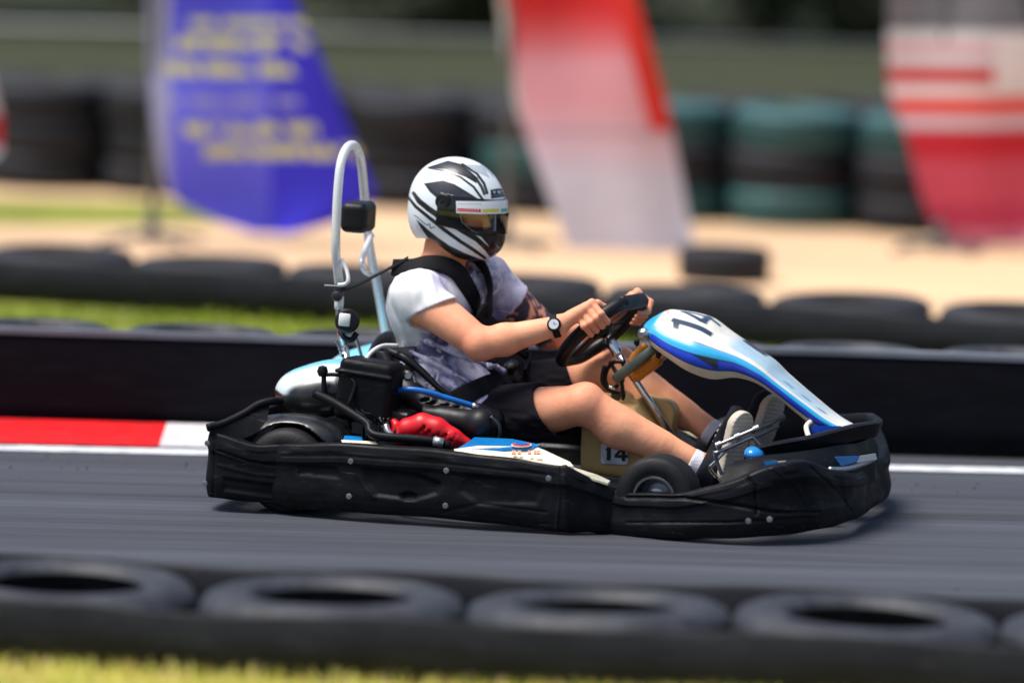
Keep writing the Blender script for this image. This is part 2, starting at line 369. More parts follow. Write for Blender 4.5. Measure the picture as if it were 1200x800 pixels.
def poly_mask(P, poly, soft=.7):
    """1 inside the polygon, soft edge (photo-plane units)"""
    poly = np.array(poly, float); x, y = P[:, 0], P[:, 1]; ins = np.zeros(len(P), bool); d = np.full(len(P), 1e9)
    for i in range(len(poly)):
        a = poly[i]; b = poly[(i+1) % len(poly)]
        c = (a[1] > y) != (b[1] > y); xi = (b[0]-a[0])*(y-a[1])/(b[1]-a[1]+1e-12)+a[0]; ins ^= c & (x < xi)
        ab = b-a; t = np.clip(((P-a)@ab)/(ab@ab+1e-12), 0, 1); d = np.minimum(d, np.linalg.norm(P-a-t[:, None]*ab, axis=1))
    return np.clip(.5+np.where(ins, d, -d)/(2*soft), 0, 1)
def line_mask(P, pts, w, soft=.6):
    d = np.full(len(P), 1e9); pts = np.array(pts, float); ww = np.broadcast_to(np.asarray(w, float), (len(pts),)); e = np.full(len(P), 1e9)
    for i in range(len(pts)-1):
        a, b = pts[i], pts[i+1]; ab = b-a; t = np.clip(((P-a)@ab)/(ab@ab), 0, 1); dd = np.linalg.norm(P-a-t[:, None]*ab, axis=1)-(ww[i]+(ww[i+1]-ww[i])*t)/2; e = np.minimum(e, dd)
    return np.clip(.5-e/(2*soft), 0, 1)
def paint(col, mask, rgb, a=None):
    m = mask[:, None]; col[:, :3] = col[:, :3]*(1-m)+np.array(rgb)*m
    if a is not None: col[:, 3] = col[:, 3]*(1-mask)+a*mask

# =================================================================== SETTING
def strip(name, a, b, c, d, material, z, kind='structure', sub=1):
    """quad sheet: a-b near edge, d-c far edge (world xy)"""
    v = [(p[0], p[1], z) for p in (a, b, c, d)]
    return tag(mesh(name, v, [(0, 1, 2, 3)], material, smooth=False), kind=kind)
def ln(p, q, x):           # point of the line through p and q at world x
    t = (x-p[0])/(q[0]-p[0]); return V(x, p[1]+(q[1]-p[1])*t)
BL, BR = W(0, 505), W(1200, 540)                 # foot of the rubber barrier
LL0, LR0 = W(0, 530), W(1200, 557); LL1, LR1 = LL0+V(0, .13, 0), LR0+V(0, .13, 0)
FL, FR = V(-2.68, 26.5), V(2.55, 24.9); ML, MR = V(-2.107, 20.85), V(2.01, 19.3)
X = 14
g = strip('ground', (-200, -60), (200, -60), (200, 260), (-200, 260), 'turf_far', 0)
t0, t1 = V(-X, 12.30), V(X, 12.30)
strip('track', t0, t1, ln(BL, BR, X)+V(0, .04), ln(BL, BR, -X)+V(0, .04), 'asphalt', .004)
strip('white_track_line', ln(LL0, LR0, -X), ln(LL0, LR0, X), ln(LL1, LR1, X), ln(LL1, LR1, -X), 'line_white', .008)
strip('grass_strip', ln(BL, BR, -X)+V(0, .04), ln(BL, BR, X)+V(0, .04), ln(ML, MR, X), ln(ML, MR, -X), 'turf', .004)
strip('sand_strip', ln(ML, MR, -X), ln(ML, MR, X), ln(FL, FR, X)+V(0, .2), ln(FL, FR, -X)+V(0, .2), 'sand', .006)
v = [(-14, 26.2, .010), (-14, 23.9, .010), (-2.3, 24.35, .010), (-.8, 25.0, .010), (-1.6, 25.9, .010)]
tag(mesh('grass_patch', v, [(0, 1, 2, 3, 4)], 'turf', smooth=False), kind='structure')
strip('verge', V(-X, 3), V(X, 3), V(X, 12.30), V(-X, 12.30), 'turf_near', .004)
# kerb: ramped blocks, red then white
kx = [(-X, -9, 0)]
xs = [-8.6, -7.0, -5.4, -3.8, W(190, 515)[0]-1.6*0-.0]
v = []; f = []; mids = []
edges = sorted([W(195, 512)[0]+q for q in (-9.6, -6.4, -3.2, 0)])+[W(740, 520)[0]]
starts = [-14.0]+edges
for i in range(len(starts)-1):
    x0, x1 = starts[i], starts[i+1]; red = (len(edges)-1-i-1) % 2 == 0
    n0, n1 = ln(LL1, LR1, x0)+V(0, .012), ln(LL1, LR1, x1)+V(0, .012); f0, f1 = ln(BL, BR, x0)-V(0, .01), ln(BL, BR, x1)-V(0, .01)
    k = len(v); v += [(*n0, .009), (*n1, .009), (*n1, .016), (*n0, .016), (*f1, .045), (*f0, .045), (*f1, .005), (*f0, .005)]
    f += [(k, k+1, k+2, k+3), (k+3, k+2, k+4, k+5), (k+5, k+4, k+6, k+7)]; mids += [0 if red else 1]*3
tag(mesh('kerb', v, f, None, smooth=False, mats=['kerb_red', 'kerb_white'], mids=mids), kind='structure')

# grass blades (stuff)
def blades(name, n, area, h0, h1, w, cols, seed):
    r = np.random.default_rng(seed); x, y = area(r, n); a = r.uniform(0, 2*np.pi, n); h = r.uniform(h0, h1, n); le = r.normal(0, .35, (n, 2))*h[:, None]
    b = np.stack([x, y, np.zeros(n)+.002], 1); d = np.stack([np.cos(a), np.sin(a), 0*a], 1)*w
    tip = b+np.stack([le[:, 0], le[:, 1], h], 1); mid = b+np.stack([le[:, 0]*.35, le[:, 1]*.35, h*.6], 1)
    vs = np.stack([b-d, b+d, mid+d*.8, mid-d*.8, tip], 1).reshape(-1, 3); k = np.arange(n)[:, None]*5
    f = np.vstack([k+np.array([0, 1, 2, 3]), k+np.array([3, 2, 4, 4])])
    fq = (k+np.array([0, 1, 2, 3])).tolist()+(k+np.array([3, 2, 4])).tolist()
    c = np.array(cols)[r.integers(0, len(cols), n)]*r.uniform(.7, 1.25, (n, 1)); c = np.repeat(c, 5, 0)
    return tag(mesh(name, vs, fq, 'grass_blade', smooth=False, col=c), kind='stuff')
GC = [(.72, .70, .14), (.58, .62, .10), (.78, .66, .22), (.80, .60, .26)]
blades('grass', 26000, lambda r, n: (r.uniform(-2.6, 2.6, n), 11.2+1.16*r.uniform(0, 1, n)), .02, .055, .0022, GC, 1)
blades('grass', 26000, lambda r, n: (r.uniform(-4.5, 4.5, n), 17.6+2.9*r.uniform(0, 1, n)), .02, .05, .004, [(.22, .32, .01), (.18, .28, .01), (.28, .34, .02)], 2)

def crumbs(n, seed):
    rg = np.random.default_rng(seed); x = rg.uniform(-4, 4, n); near_ = rg.random(n) < .5; y = np.where(near_, 13.2+np.abs(rg.normal(0, .25, n)), 16.1-np.abs(rg.normal(0, .30, n))+x*.02); sz = rg.uniform(.002, .006, n); v = []; f = []
    for i in range(n):
        d = rg.normal(0, 1, (4, 3)); d /= np.linalg.norm(d, axis=1)[:, None]; k = len(v); v += [V(x[i], y[i], .004+sz[i]*.6)+q*sz[i] for q in d]; f += [(k, k+1, k+2), (k, k+3, k+1), (k+1, k+3, k+2), (k, k+2, k+3)]
    return tag(mesh('rubber_debris', v, f, 'rubber', smooth=False), kind='stuff')
crumbs(600, 5)
# ---- tyres lying flat
def car_tyre(name, material):
    Rr, hh = .312, .095
    pr = [(.19, -hh*.72), (.20, -hh*.92), (.235, -hh), (.27, -hh*.98), (.298, -hh*.84), (.310, -hh*.6)]
    for g_ in (-.45, -.15, .15, .45): pr += [(.312, (g_-.09)*hh), (.303, (g_-.06)*hh), (.303, (g_+.06)*hh), (.312, (g_+.09)*hh)]
    pr += [(.310, hh*.6), (.298, hh*.84), (.27, hh*.98), (.235, hh), (.232, hh*.96), (.215, hh*.985), (.20, hh*.92), (.19, hh*.72), (.20, hh*.6), (.26, hh*.55), (.285, 0), (.26, -hh*.55), (.20, -hh*.6)]
    v, f = lathe_geo(pr, (0, 0, 0), (0, 0, 1), 56, closed_prof=True)
    return mesh(name, v, f, material, smooth=True, angle=50)
proto = {m_: car_tyre('tyre', m_) for m_ in ('rubber', 'teal_tyre', 'rubber_worn')}
def put_tyre(x, y, z, m_, label, group, sx=1.0, sz=1.0):
    o = proto[m_].copy(); COL.objects.link(o); o.name = 'tyre'
    o.location = (x, y, z); o.rotation_euler = (random.gauss(0, .02), random.gauss(0, .02), random.uniform(0, 6.28)); o.scale = (sx, sx, sz)
    tag(o, label, 'tyre', group); return o
# foreground row on the near edge
fg = [W(75-315*2, 648, .17), W(75-315, 662, .17), W(75, 678, .17), W(390, 694, .17), W(702, 706, .17), W(1015, 718, .17), W(1330, 730, .17), W(1650, 740, .17)]
nm = ['black tyre lying flat in the foreground row, outside the left of the picture']*2+['worn black tyre at the left end of the foreground row, dark open centre', 'black tyre with pale worn sidewall, second from the left in the foreground row',
      'black tyre third from the left in the foreground row, below the kart', 'black tyre at the right end of the foreground row, centre hidden by its rim']+['black tyre lying flat in the foreground row, outside the right of the picture']*2
for i, p in enumerate(fg): put_tyre(p[0], p[1], .088, 'rubber_worn', nm[i], 'tyres lying in the foreground row', 1.05, .9)
# row of stacks behind the belt
x = -5.4; n = 0
while x < 5.6:
    q = ln(BL, BR, x)
    for k in range(2):
        put_tyre(x+random.uniform(-.01, .01), q[1]+.33, .08+k*.16, 'rubber_worn', 'black tyre standing behind the low black rubber barrier, %s layer' % ('lower', 'upper')[k], 'tyres behind the rubber barrier', .86, .82)
    x += .545
# middle row
x = -7; n = 0
while x < 7:
    q = ln(ML, MR, x)
    put_tyre(x, q[1]+.33, .10, 'rubber', 'black tyre in the single row between the grass strip and the sand', 'tyres in the row before the sand', 1.02, 1.05)
    x += .64
# far wall, three high, some painted teal
x = -9.5; i = 0
while x < 9.5:
    q = ln(FL, FR, x); px = 600+F*x/q[1]
    for k in range(3):
        teal = (k == 2 and 760 < px < 1120) or (k == 1 and 480 < px < 680) or (k == 0 and (760 < px < 1080))
        hz = .186 if px < 720 else .196
        put_tyre(x+random.uniform(-.02, .02), q[1]+.33+random.uniform(-.02, .02), .1*(hz/.2)+k*hz, 'teal_tyre' if teal else 'rubber',
                 ('teal painted' if teal else 'black')+' tyre in the %s layer of the far three-high wall' % ('bottom', 'middle', 'top')[k], 'tyres of the far three-high wall', 1.02, hz/.2*1.05)
        put_tyre(x+.32, q[1]+.33+.56, .1*(hz/.2)+k*hz, 'rubber', 'black tyre in the %s layer behind the gaps of the far wall' % ('bottom', 'middle', 'top')[k], 'tyres stacked behind the far wall', 1.02, hz/.2*1.05)
    x += .64; i += 1
p = W(850, 335); put_tyre(p[0], p[1]+.2, .08, 'rubber', 'lone black tyre lying on the sand beside the white and red flag', None, .66, .8)
for o in proto.values(): bpy.data.objects.remove(o)

# ---- rubber belt barrier along the track
def belt():
    root = empty('rubber_barrier', (0, BL[1]*.5+BR[1]*.5, 0)); ORG[root.name] = V(0, BL[1]*.5+BR[1]*.5, 0)
    tag(root, 'long low black rubber belt barrier along the far edge of the track', 'barrier')
    xs = np.linspace(-9, 9, 181); prof = [(.0, .006), (-.012, .012), (-.016, .1), (-.014, .2), (-.016, .30), (-.010, .332), (.004, .336), (.014, .325), (.012, .2), (.012, .1), (.012, .008)]
    v = []
    for x in xs:
        q = ln(BL, BR, x); w = .008*math.sin(x*2.1)+.005*math.sin(x*5.3+1)
        for (a, z) in prof: v.append((x, q[1]+.03+a+w*(z/.33), z+.004*math.sin(x*1.7)*(z/.33)))
    m_ = len(prof); f = [(i*m_+k, (i+1)*m_+k, (i+1)*m_+(k+1) % m_, i*m_+(k+1) % m_) for i in range(len(xs)-1) for k in range(m_)]
    mesh('belt', v, f, 'belt_black', root)
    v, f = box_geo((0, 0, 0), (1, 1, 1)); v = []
    for x in xs:  # added pale strip, imitates the highlight along the top of the belt
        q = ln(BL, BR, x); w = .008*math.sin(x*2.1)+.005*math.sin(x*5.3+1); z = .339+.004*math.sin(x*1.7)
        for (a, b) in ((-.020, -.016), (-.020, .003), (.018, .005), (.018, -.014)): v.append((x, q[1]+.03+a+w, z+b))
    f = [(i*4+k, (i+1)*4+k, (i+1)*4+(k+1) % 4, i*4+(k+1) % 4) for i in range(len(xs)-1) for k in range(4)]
    mesh('top_highlight_strip', v, f, 'highlight_grey', root, smooth=False)
    for i in range(-4, 5):
        x = i*1.95+.35; q = ln(BL, BR, x)
        for z in ((.09, .25) if abs(x) > 2.2 else ()): v, f = bolt_geo((x, q[1]+.008, z), (0, -1, 0), .009, .006); mesh('fixing_bolt', v, f, 'dark_steel', root)
belt()

def row_belt(label, pts, h, group, both_sides=False):
    c = (np.array(pts[0])+np.array(pts[-1]))/2; root = empty('tyre_belt', (c[0], c[1], 0)); ORG[root.name] = V(c[0], c[1], 0); tag(root, label, 'barrier belt', group)
    P = catmull([V(p[0], p[1], 0) for p in pts], 14); n = len(P); prof = [(-.007, .004), (-.009, h*.5), (-.007, h-.006), (-.002, h), (.004, h-.003), (.006, h*.5), (.005, .004)]; m_ = len(prof); v = []
    for i, q in enumerate(P):
        w = .012*math.sin(i*.45+h)+.006*math.sin(i*1.3)
        for (a, z) in prof: v.append((q[0], q[1]+a+w*.6, z+.006*math.sin(i*.31)*(z/h)))
    f = [(i*m_+k, (i+1)*m_+k, (i+1)*m_+(k+1) % m_, i*m_+(k+1) % m_) for i in range(n-1) for k in range(m_)]
    mesh('belt', v, f, 'belt_grey', root)
row_belt('grey black belt along the front of the foreground tyre row', [(p[0], p[1]-.338) for p in fg], .165, 'belts on the foreground tyre row')
row_belt('grey black belt along the track side of the foreground tyre row', [(p[0], p[1]+.338) for p in fg], .172, 'belts on the foreground tyre row')
row_belt('grey black belt on the tyre row between grass strip and sand', [ln(ML, MR, x_)-V(0, .01) for x_ in np.linspace(-7, 7, 12)], .185, None)
# ---- wire fence beyond the far wall
def fence():
    d0 = 29.6; root = empty('wire_fence', (0, d0, 0)); ORG[root.name] = V(0, d0, 0)
    tag(root, 'low grey chain link fence with a top rail beyond the far tyre wall', 'fence')
    h = .70
    for i in range(-5, 6):
        x = i*2.5+.6; v, f = tube_geo([(x, d0, 0), (x, d0, h+.03)], .022, 10, 0); mesh('post', v, f, 'galv', root)
    v, f = tube_geo([(-13, d0, h), (13, d0, h)], .02, 10, 0); mesh('top_rail', v, f, 'galv', root)
    v = []; f = []; w = .0022; s = .055
    for sg in (1, -1):
        x = -13.0
        while x < 13:
            a = V(x, d0-.03*sg*.1, .03); b = V(x+sg*(h-.03), d0-.03*sg*.1, h); k = len(v); v += [a-V(w, 0, 0), a+V(w, 0, 0), b+V(w, 0, 0), b-V(w, 0, 0)]; f.append((k, k+1, k+2, k+3)); x += s
    mesh('wire_mesh', v, f, 'galv', root, smooth=False)
fence()

# ---- bushes and trees at the far edge of the field
def leaves(n, c, rad, size, seed, cols):
    r = np.random.default_rng(seed); nc = 46; cl = r.normal(0, 1, (nc, 3)); cl /= np.linalg.norm(cl, axis=1)[:, None]; cl *= r.uniform(.35, 1, (nc, 1)); cl[:, 2] = np.where(cl[:, 2] < -.95, -.9, cl[:, 2])
    k = r.integers(0, nc, n); p = cl[k]*rad+r.normal(0, .16, (n, 3))*rad+c; p[:, 2] = np.maximum(p[:, 2], .03)
    a = r.normal(0, 1, (n, 3)); a /= np.linalg.norm(a, axis=1)[:, None]; b = np.cross(a, r.normal(0, 1, (n, 3))); b /= np.linalg.norm(b, axis=1)[:, None]
    s = size*r.uniform(.6, 1.4, (n, 1)); vs = np.stack([p-a*s, p+b*s*.45, p+a*s, p-b*s*.45], 1).reshape(-1, 3)
    f = (np.arange(n)[:, None]*4+np.arange(4)).astype(int); cc = np.array(cols)[r.integers(0, len(cols), n)]*(r.uniform(.6, 1.3, nc)[k][:, None]); return vs, f, np.repeat(cc, 4, 0)
TC = [(.025, .045, .010), (.035, .055, .012), (.018, .032, .010), (.05, .065, .015)]
kinds = [('bush', 'rounded dark green bush at the far edge of the field', 'bush'), ('tree', 'dark leafy tree rising behind the bushes at the far edge', 'tree')]
for i in range(13):
    x = -15+i*2.5+random.uniform(-.4, .4); y = 44+random.uniform(-.5, .8); hgt = random.uniform(1.7, 2.6)
    root = empty('bush', (x, y, 0)); ORG[root.name] = V(x, y, 0); tag(root, kinds[0][1], 'bush', 'bushes along the far edge of the field')
    v, f, c = leaves(5200, V(x, y, hgt*.5), V(1.7, 1.2, hgt*.55), .085, 50+i, TC); mesh('foliage', v, f, 'leaf', root, smooth=False, col=c)
    mb = MB()
    for k in range(5): a = k*1.3; mb.add(*tube_geo([(x, y, 0), (x+.25*math.cos(a), y+.25*math.sin(a), hgt*.35), (x+.7*math.cos(a), y+.6*math.sin(a), hgt*.75)], [.05, .035, .012], 7, 3))
    mb.build('stem', 'bark', root)
for i in range(7):
    x = -16+i*5.3+random.uniform(-.6, .6); y = 48+random.uniform(0, 2); hgt = random.uniform(6, 9)
    root = empty('tree', (x, y, 0)); ORG[root.name] = V(x, y, 0); tag(root, kinds[1][1], 'tree', 'trees behind the bushes at the far edge')
    mb = MB(); mb.add(*tube_geo([(x, y, 0), (x+.1, y, hgt*.3), (x-.05, y+.1, hgt*.6), (x, y, hgt*.85)], [.2, .16, .1, .03], 12, 4))
    for k in range(7): a = k*2.4; z = hgt*(.3+.07*k); mb.add(*tube_geo([(x, y, z), (x+.8*math.cos(a), y+.8*math.sin(a), z+.7), (x+1.7*math.cos(a), y+1.7*math.sin(a), z+1.2)], [.08, .05, .015], 8, 3))
    mb.build('trunk', 'bark', root)
    v, f, c = leaves(6000, V(x, y, hgt*.62), V(2.3, 2.3, hgt*.42), .16, 90+i, TC); mesh('crown', v, f, 'leaf', root, smooth=False, col=c)

# ---- feather flags on the sand
def flag(dist, rows, colfn, label, wave, pole_px, zt=3.3, base=None):
    """rows: (py, px_left, px_right) photo measurements turned into a cloth at its own distance"""
    pb = WD(pole_px, 290, dist); x0, y0 = pb[0], pb[1]
    root = empty('feather_flag', (x0, y0, 0)); ORG[root.name] = V(x0, y0, 0); tag(root, label, 'flag', 'feather flags standing on the sand')
    py = np.array([r[0] for r in rows], float); n, m_ = 120, 70
    yy = np.linspace(py[0], py[-1], n); le = np.interp(yy, py, [r[1] for r in rows]); ri = np.interp(yy, py, [r[2] for r in rows]); v = []; cc = []
    for i in range(n):
        for j in range(m_):
            s = j/(m_-1); px = le[i]+(ri[i]-le[i])*s; p = WD(px, yy[i], dist); p[1] += .045*math.sin(wave+s*7+i*.05)*s+.02*math.sin(i*.11+s*3); v.append(p); cc.append(colfn(px, yy[i], s))
    # the upper part above the photograph continues to the curved tip
    f = [(i*m_+j, i*m_+j+1, (i+1)*m_+j+1, (i+1)*m_+j) for i in range(n-1) for j in range(m_-1)]
    mesh('banner_cloth', v, f, 'cloth_flag', root, col=[lin(c) for c in cc])
    top = WD(le[0], yy[0], dist)
    v, f = tube_geo([(x0, y0+.02, 0), (x0, y0+.02, 1.2), (x0+.02, y0+.02, top[2]*.7), (top[0], y0+.02, top[2]+.03)], [.02, .016, .012, .008], 10, 5); mesh('pole', v, f, 'galv', root)
    mb = MB()
    for a in range(4): a = a*math.pi/2+.6; mb.add(*tube_geo([(x0, y0, .05), (x0+.28*math.cos(a), y0+.28*math.sin(a), .02)], .014, 8, 0))
    mb.add(*lathe_geo([(.03, .0), (.03, .12), (.018, .14)], (x0, y0, .01), (0, 0, 1), 12)); mb.build('base', 'galv', root)
def c_blue(px, py, s):
    c = np.array((70, 70, 205.)) if px < 316 else np.array((48, 42, 200.))
    if px < 200: c = np.array((150, 152, 190.))
    elif px < 316: c += np.array((30, 32, 25))*math.exp(-((py-140)/90)**2)
    for (y0, y1, x0, x1) in ((25, 35, 222, 375), (42, 56, 207, 362), (76, 90, 195, 347), (116, 126, 202, 352), (145, 158, 215, 372), (172, 184, 240, 445)):
        if y0 < py < y1 and x0 < px < x1 and vnoise(np.array([[px*.11, y0, (py-y0)*.09]]), 1.0, 77)[0] > -.42: c = np.array((205, 205, 110.)) if py < 95 or py > 140 else np.array((150, 150, 200.))
    return c
flag(23.6, [(-330, 215, 235), (-250, 178, 262), (-120, 172, 300), (0, 172, 345), (70, 174, 378), (130, 178, 402), (190, 186, 425), (225, 196, 440), (240, 214, 430), (262, 262, 392), (274, 300, 345)], c_blue,
     'blue feather flag with rows of yellow writing, left of the driver', 0, 178)
def c_red(px, py, s):
    red = np.array((205, 28, 30.)); pk = np.array((215, 150, 160.)); wh = np.array((205, 205, 222.))
    t = min(1, max(0, (py-5)/70)); c = red*(1-t)+pk*t
    t2 = min(1, max(0, (py-120)/90)); c = c*(1-t2)+wh*t2
    if px > 722+(py*.26) and py < 150: c = np.array((212, 40, 25.))
    if px < 592+py*.15 and py < 140: c = np.array((190, 192, 185.))
    if 150 < py < 158: c = c*.85
    return c
flag(23.9, [(-330, 610, 640), (-200, 588, 690), (0, 583, 747), (60, 590, 764), (130, 606, 783), (200, 632, 797), (250, 650, 806), (290, 664, 815), (312, 690, 815), (326, 730, 790)], c_red,
     'red and white feather flag behind the steering wheel', 1.5, 592)
def c_str(px, py, s):
    bands = [(-400, (110, 110, 118)), (28, (95, 95, 102)), (36, (205, 205, 208)), (50, (200, 120, 130)), (64, (205, 205, 208)), (76, (190, 30, 35)), (96, (215, 205, 205)), (114, (222, 45, 25)), (134, (205, 190, 200)), (150, (190, 25, 45)), (185, (198, 70, 92)), (240, (185, 50, 80)), (268, (190, 110, 130))]
    c = bands[0][1]
    for b_ in bands:
        if py >= b_[0]: c = b_[1]
    if px > 1165 and 40 < py < 100: c = (225, 215, 215)
    return np.array(c, float)
flag(24.2, [(-330, 1075, 1110), (-200, 1050, 1170), (0, 1040, 1200), (60, 1040, 1215), (110, 1042, 1225), (160, 1062, 1235), (220, 1076, 1240), (270, 1095, 1240), (288, 1120, 1215)], c_str,
     'red feather flag with white stripes near its grey top, at the right', 3, 1100)
def c_left(px, py, s): return np.array((190, 190, 200.)) if py < 135 else np.array((190, 30, 40.)) if py < 172 else np.array((200, 205, 215.))
flag(23.4, [(-200, -115, -70), (0, -130, -28), (90, -125, -10), (140, -122, 1), (180, -115, 0), (205, -95, -28)], c_left, 'white and red feather flag cut by the left edge of the picture', 2, -112)

# =================================================================== KART (kart-local metres: x forward, y away from the camera side, z up)
kart = empty('go_kart', tuple(ROOT), TH); ORG[kart.name] = V(0, 0, 0)
tag(kart, 'blue, white and black racing go kart with silver roll hoop and number 14', 'go kart')
def KL(*pts): return [K(*p) for p in pts]
def tube(name, pts, r, material, parent=kart, smooth=6, seg=12, **k):
    v, f = tube_geo(pts, r, seg, smooth, **k); return mesh(name, v, f, material, parent)
MY = V(1, -1, 1)
# ---- perimeter bumpers: swept wall following a plan path; st = (x, y, z top, z bottom)
def wall_sweep(st, thick=.035, n=8, prof=None, amp=.012, closed=False, seed=0, fine=0):
    st = catmull([np.array(s, float) for s in st], n); P = st[:, :2]; T = np.gradient(P, axis=0); T /= np.linalg.norm(T, axis=1)[:, None]+1e-9
    Nn = np.stack([T[:, 1], -T[:, 0]], 1)       # outward on the right-hand side of the travel direction
    prof = prof or [(-1, .90), (-1, .985), (-.85, 1.0), (-.35, 1.0), (-.18, .99), (-.10, .965), (-.02, .90), (.06, .80), (.10, .72), (.06, .70), (.02, .66), (.03, .56), (.08, .44), (.14, .34), (.16, .26), (.13, .14), (.05, .04), (-.08, .0), (-.5, .0), (-.6, .06), (-.3, .3), (-.3, .7)]
    if fine:
        pa = np.array(prof+[prof[0]], float); tt = np.linspace(0, len(prof), len(prof)*fine+1)[:-1]; k_ = tt.astype(int); w_ = (tt-k_)[:, None]; prof = [tuple(q) for q in pa[k_]*(1-w_)+pa[k_+1]*w_]
    m_ = len(prof); v = []
    for i in range(len(st)):
        x, y, zt, zb = st[i]
        for (a, b) in prof:
            o = thick*a+(.0022*math.sin(i*.13+seed)+.001*math.sin(i*.31+b*4)) if a > 0 else thick*a
            v.append((x+Nn[i, 0]*o, y+Nn[i, 1]*o, zb+(zt-zb)*b+.0012*math.sin(i*.17+seed)))
    f = [(i*m_+k, i*m_+(k+1) % m_, (i+1)*m_+(k+1) % m_, (i+1)*m_+k) for i in range(len(st)-1) for k in range(m_)]
    f.append(tuple(range(m_-1, -1, -1))); f.append(tuple((len(st)-1)*m_+k for k in range(m_)))
    return np.array(v), f
def both(name, v, f, material, parent=kart, **k):
    a = mesh(name, v, f, material, parent, **k); b = mesh(name, np.asarray(v)*MY, [tuple(q[::-1]) for q in f], material, parent, **k); return a, b
def kz(px, py, y, zpy): k = K(px, py, y); return k
def stn(px, y, pt, pb): a = K(px, pt, y); b = K(px, pb, y); return (a[0], y, a[2], b[2])
# near side pod, rear to front
pod = [stn(322, -.585, 521, 592), stn(345, -.605, 520, 596), stn(400, -.625, 520, 599), stn(470, -.635, 524, 604), stn(535, -.64, 530, 609), stn(600, -.64, 538, 616), stn(650, -.635, 545, 622), stn(668, -.63, 547, 624), stn(690, -.60, 558, 624), stn(715, -.56, 568, 626), stn(736, -.53, 576, 627)]
def dent(v, polys, lines):
    """moulded recesses and creases, the same on both flanks"""
    m_ = v.copy(); m_[:, 1] = -np.abs(m_[:, 1]); pp_ = proj(m_); d = np.zeros(len(v))
    for (poly, depth, soft) in polys: d += depth*poly_mask(pp_, poly, soft)
    for (pts_, w_, depth, soft) in lines: d += depth*line_mask(pp_, pts_, w_, soft)
    d += .0014*vnoise(v, 14, 41)+.0007*vnoise(v, 45, 42)
    out_ = np.abs(v[:, 1]) > .1; v[:, 1] -= np.where(out_, np.sign(v[:, 1])*d, 0); return v
v, f = wall_sweep(pod, .05, n=24, fine=5)
v = dent(v, [([(424, 549), (455, 551), (490, 556), (516, 566), (512, 578), (486, 586), (440, 580), (428, 566)], .010, 2.0), ([(545, 556), (620, 562), (636, 572), (628, 590), (560, 590), (540, 575)], .006, 2.5), ([(350, 545), (395, 548), (398, 560), (350, 556)], .006, 2)],
         [([(418, 556), (430, 572), (440, 584)], 2.2, -.004, 1.2), ([(654, 546), (656, 580), (652, 620)], 2.5, -.005, 1.5), ([(330, 534), (400, 534), (520, 543), (640, 556)], 2, .003, 1.2), ([(520, 600), (560, 590), (640, 600)], 2, .003, 1.2), ([(474, 582), (482, 582)], 8, .010, .8)])
both('side_pod', v, f, 'plastic_black')
# top lid of the side pod (thin shelf inward)
# rear bumper: from near wing around the back to the far wing
rb = [stn(330, -.585, 521, 590), stn(300, -.600, 521, 588), stn(268, -.605, 512, 585), stn(248, -.598, 506, 583)]
c0 = rb[-1]
rb += [(c0[0]-.018, -.57, .250, .045), (c0[0]-.030, -.50, .250, .045), (c0[0]-.035, -.3, .255, .05), (c0[0]-.035, 0, .255, .05)]
half = rb[:-1]; full = half+[rb[-1]]+[(a, -b, c, d) for (a, b, c, d) in half[::-1]]
full = full[::-1]     # so that the outward normal points away from the kart
v, f = wall_sweep(full, .045, seed=2, n=16, fine=5); v = dent(v, [([(262, 560), (320, 568), (320, 582), (262, 574)], .006, 2)], [([(255, 528), (290, 540), (320, 545)], 2.2, .005, 1.2), ([(256, 545), (300, 556), (330, 558)], 2, -.003, 1.2), ([(252, 510), (250, 580)], 2.5, .004, 1.2)]); mesh('rear_bumper', v, f, 'plastic_black', kart, angle=60)
# rising wing strips from the rear corner to the rear cover (near and far)
v, f = tube_geo(KL((243, 501, -.60), (262, 496, -.57), (285, 485, -.53), (303, 474, -.50), (318, 470, -.48), (330, 470, -.45)), .012, 10, 6); both('bumper_rail', v, f, 'plastic_black')
w = KL((245, 503, -.60), (268, 497, -.57), (290, 486, -.53), (316, 472, -.48)); w2 = KL((246, 512, -.60), (268, 514, -.58), (290, 512, -.56), (312, 500, -.53))
vv = w+w2; v = np.array(vv); ff = [(i, i+1, i+5, i+4) for i in range(3)]; both('bumper_web', v, ff, 'plastic_black')
# front bumper: one swept wall around the nose
fb = [stn(690, -.520, 566, 624), stn(725, -.560, 575, 628), stn(758, -.592, 578, 630), stn(800, -.615, 577, 632), stn(850, -.618, 566, 631), stn(900, -.59, 548, 629), stn(944, -.52, 540, 624), stn(978, -.40, 549, 617), stn(1003, -.24, 553, 609)]
# nose centre
nc = K(1023, 500, 0); fbf = fb+[(nc[0]+.0, 0, .178, .04)]+[(a, -b, c, d) for (a, b, c, d) in fb[::-1]]
v, f = wall_sweep(fbf, .055, seed=5, n=26, fine=5)
v = dent(v, [([(905, 565), (955, 560), (985, 566), (992, 590), (940, 598), (905, 592)], .008, 2), ([(1000, 568), (1024, 566), (1026, 590), (1004, 594)], .008, 2)],
         [([(735, 583), (800, 583), (850, 590), (905, 600), (960, 600)], 3, .008, 1.3), ([(872, 556), (884, 570), (886, 602)], 3, .008, 1.2), ([(950, 548), (975, 572), (998, 600)], 3, .007, 1.2), ([(905, 548), (930, 566), (945, 590)], 1.6, -.004, 1), ([(735, 612), (850, 612), (960, 606)], 2, .004, 1.2), ([(985, 552), (1010, 575)], 1.6, -.003, 1)])
mesh('front_bumper', v, f, 'plastic_black', kart, angle=60)
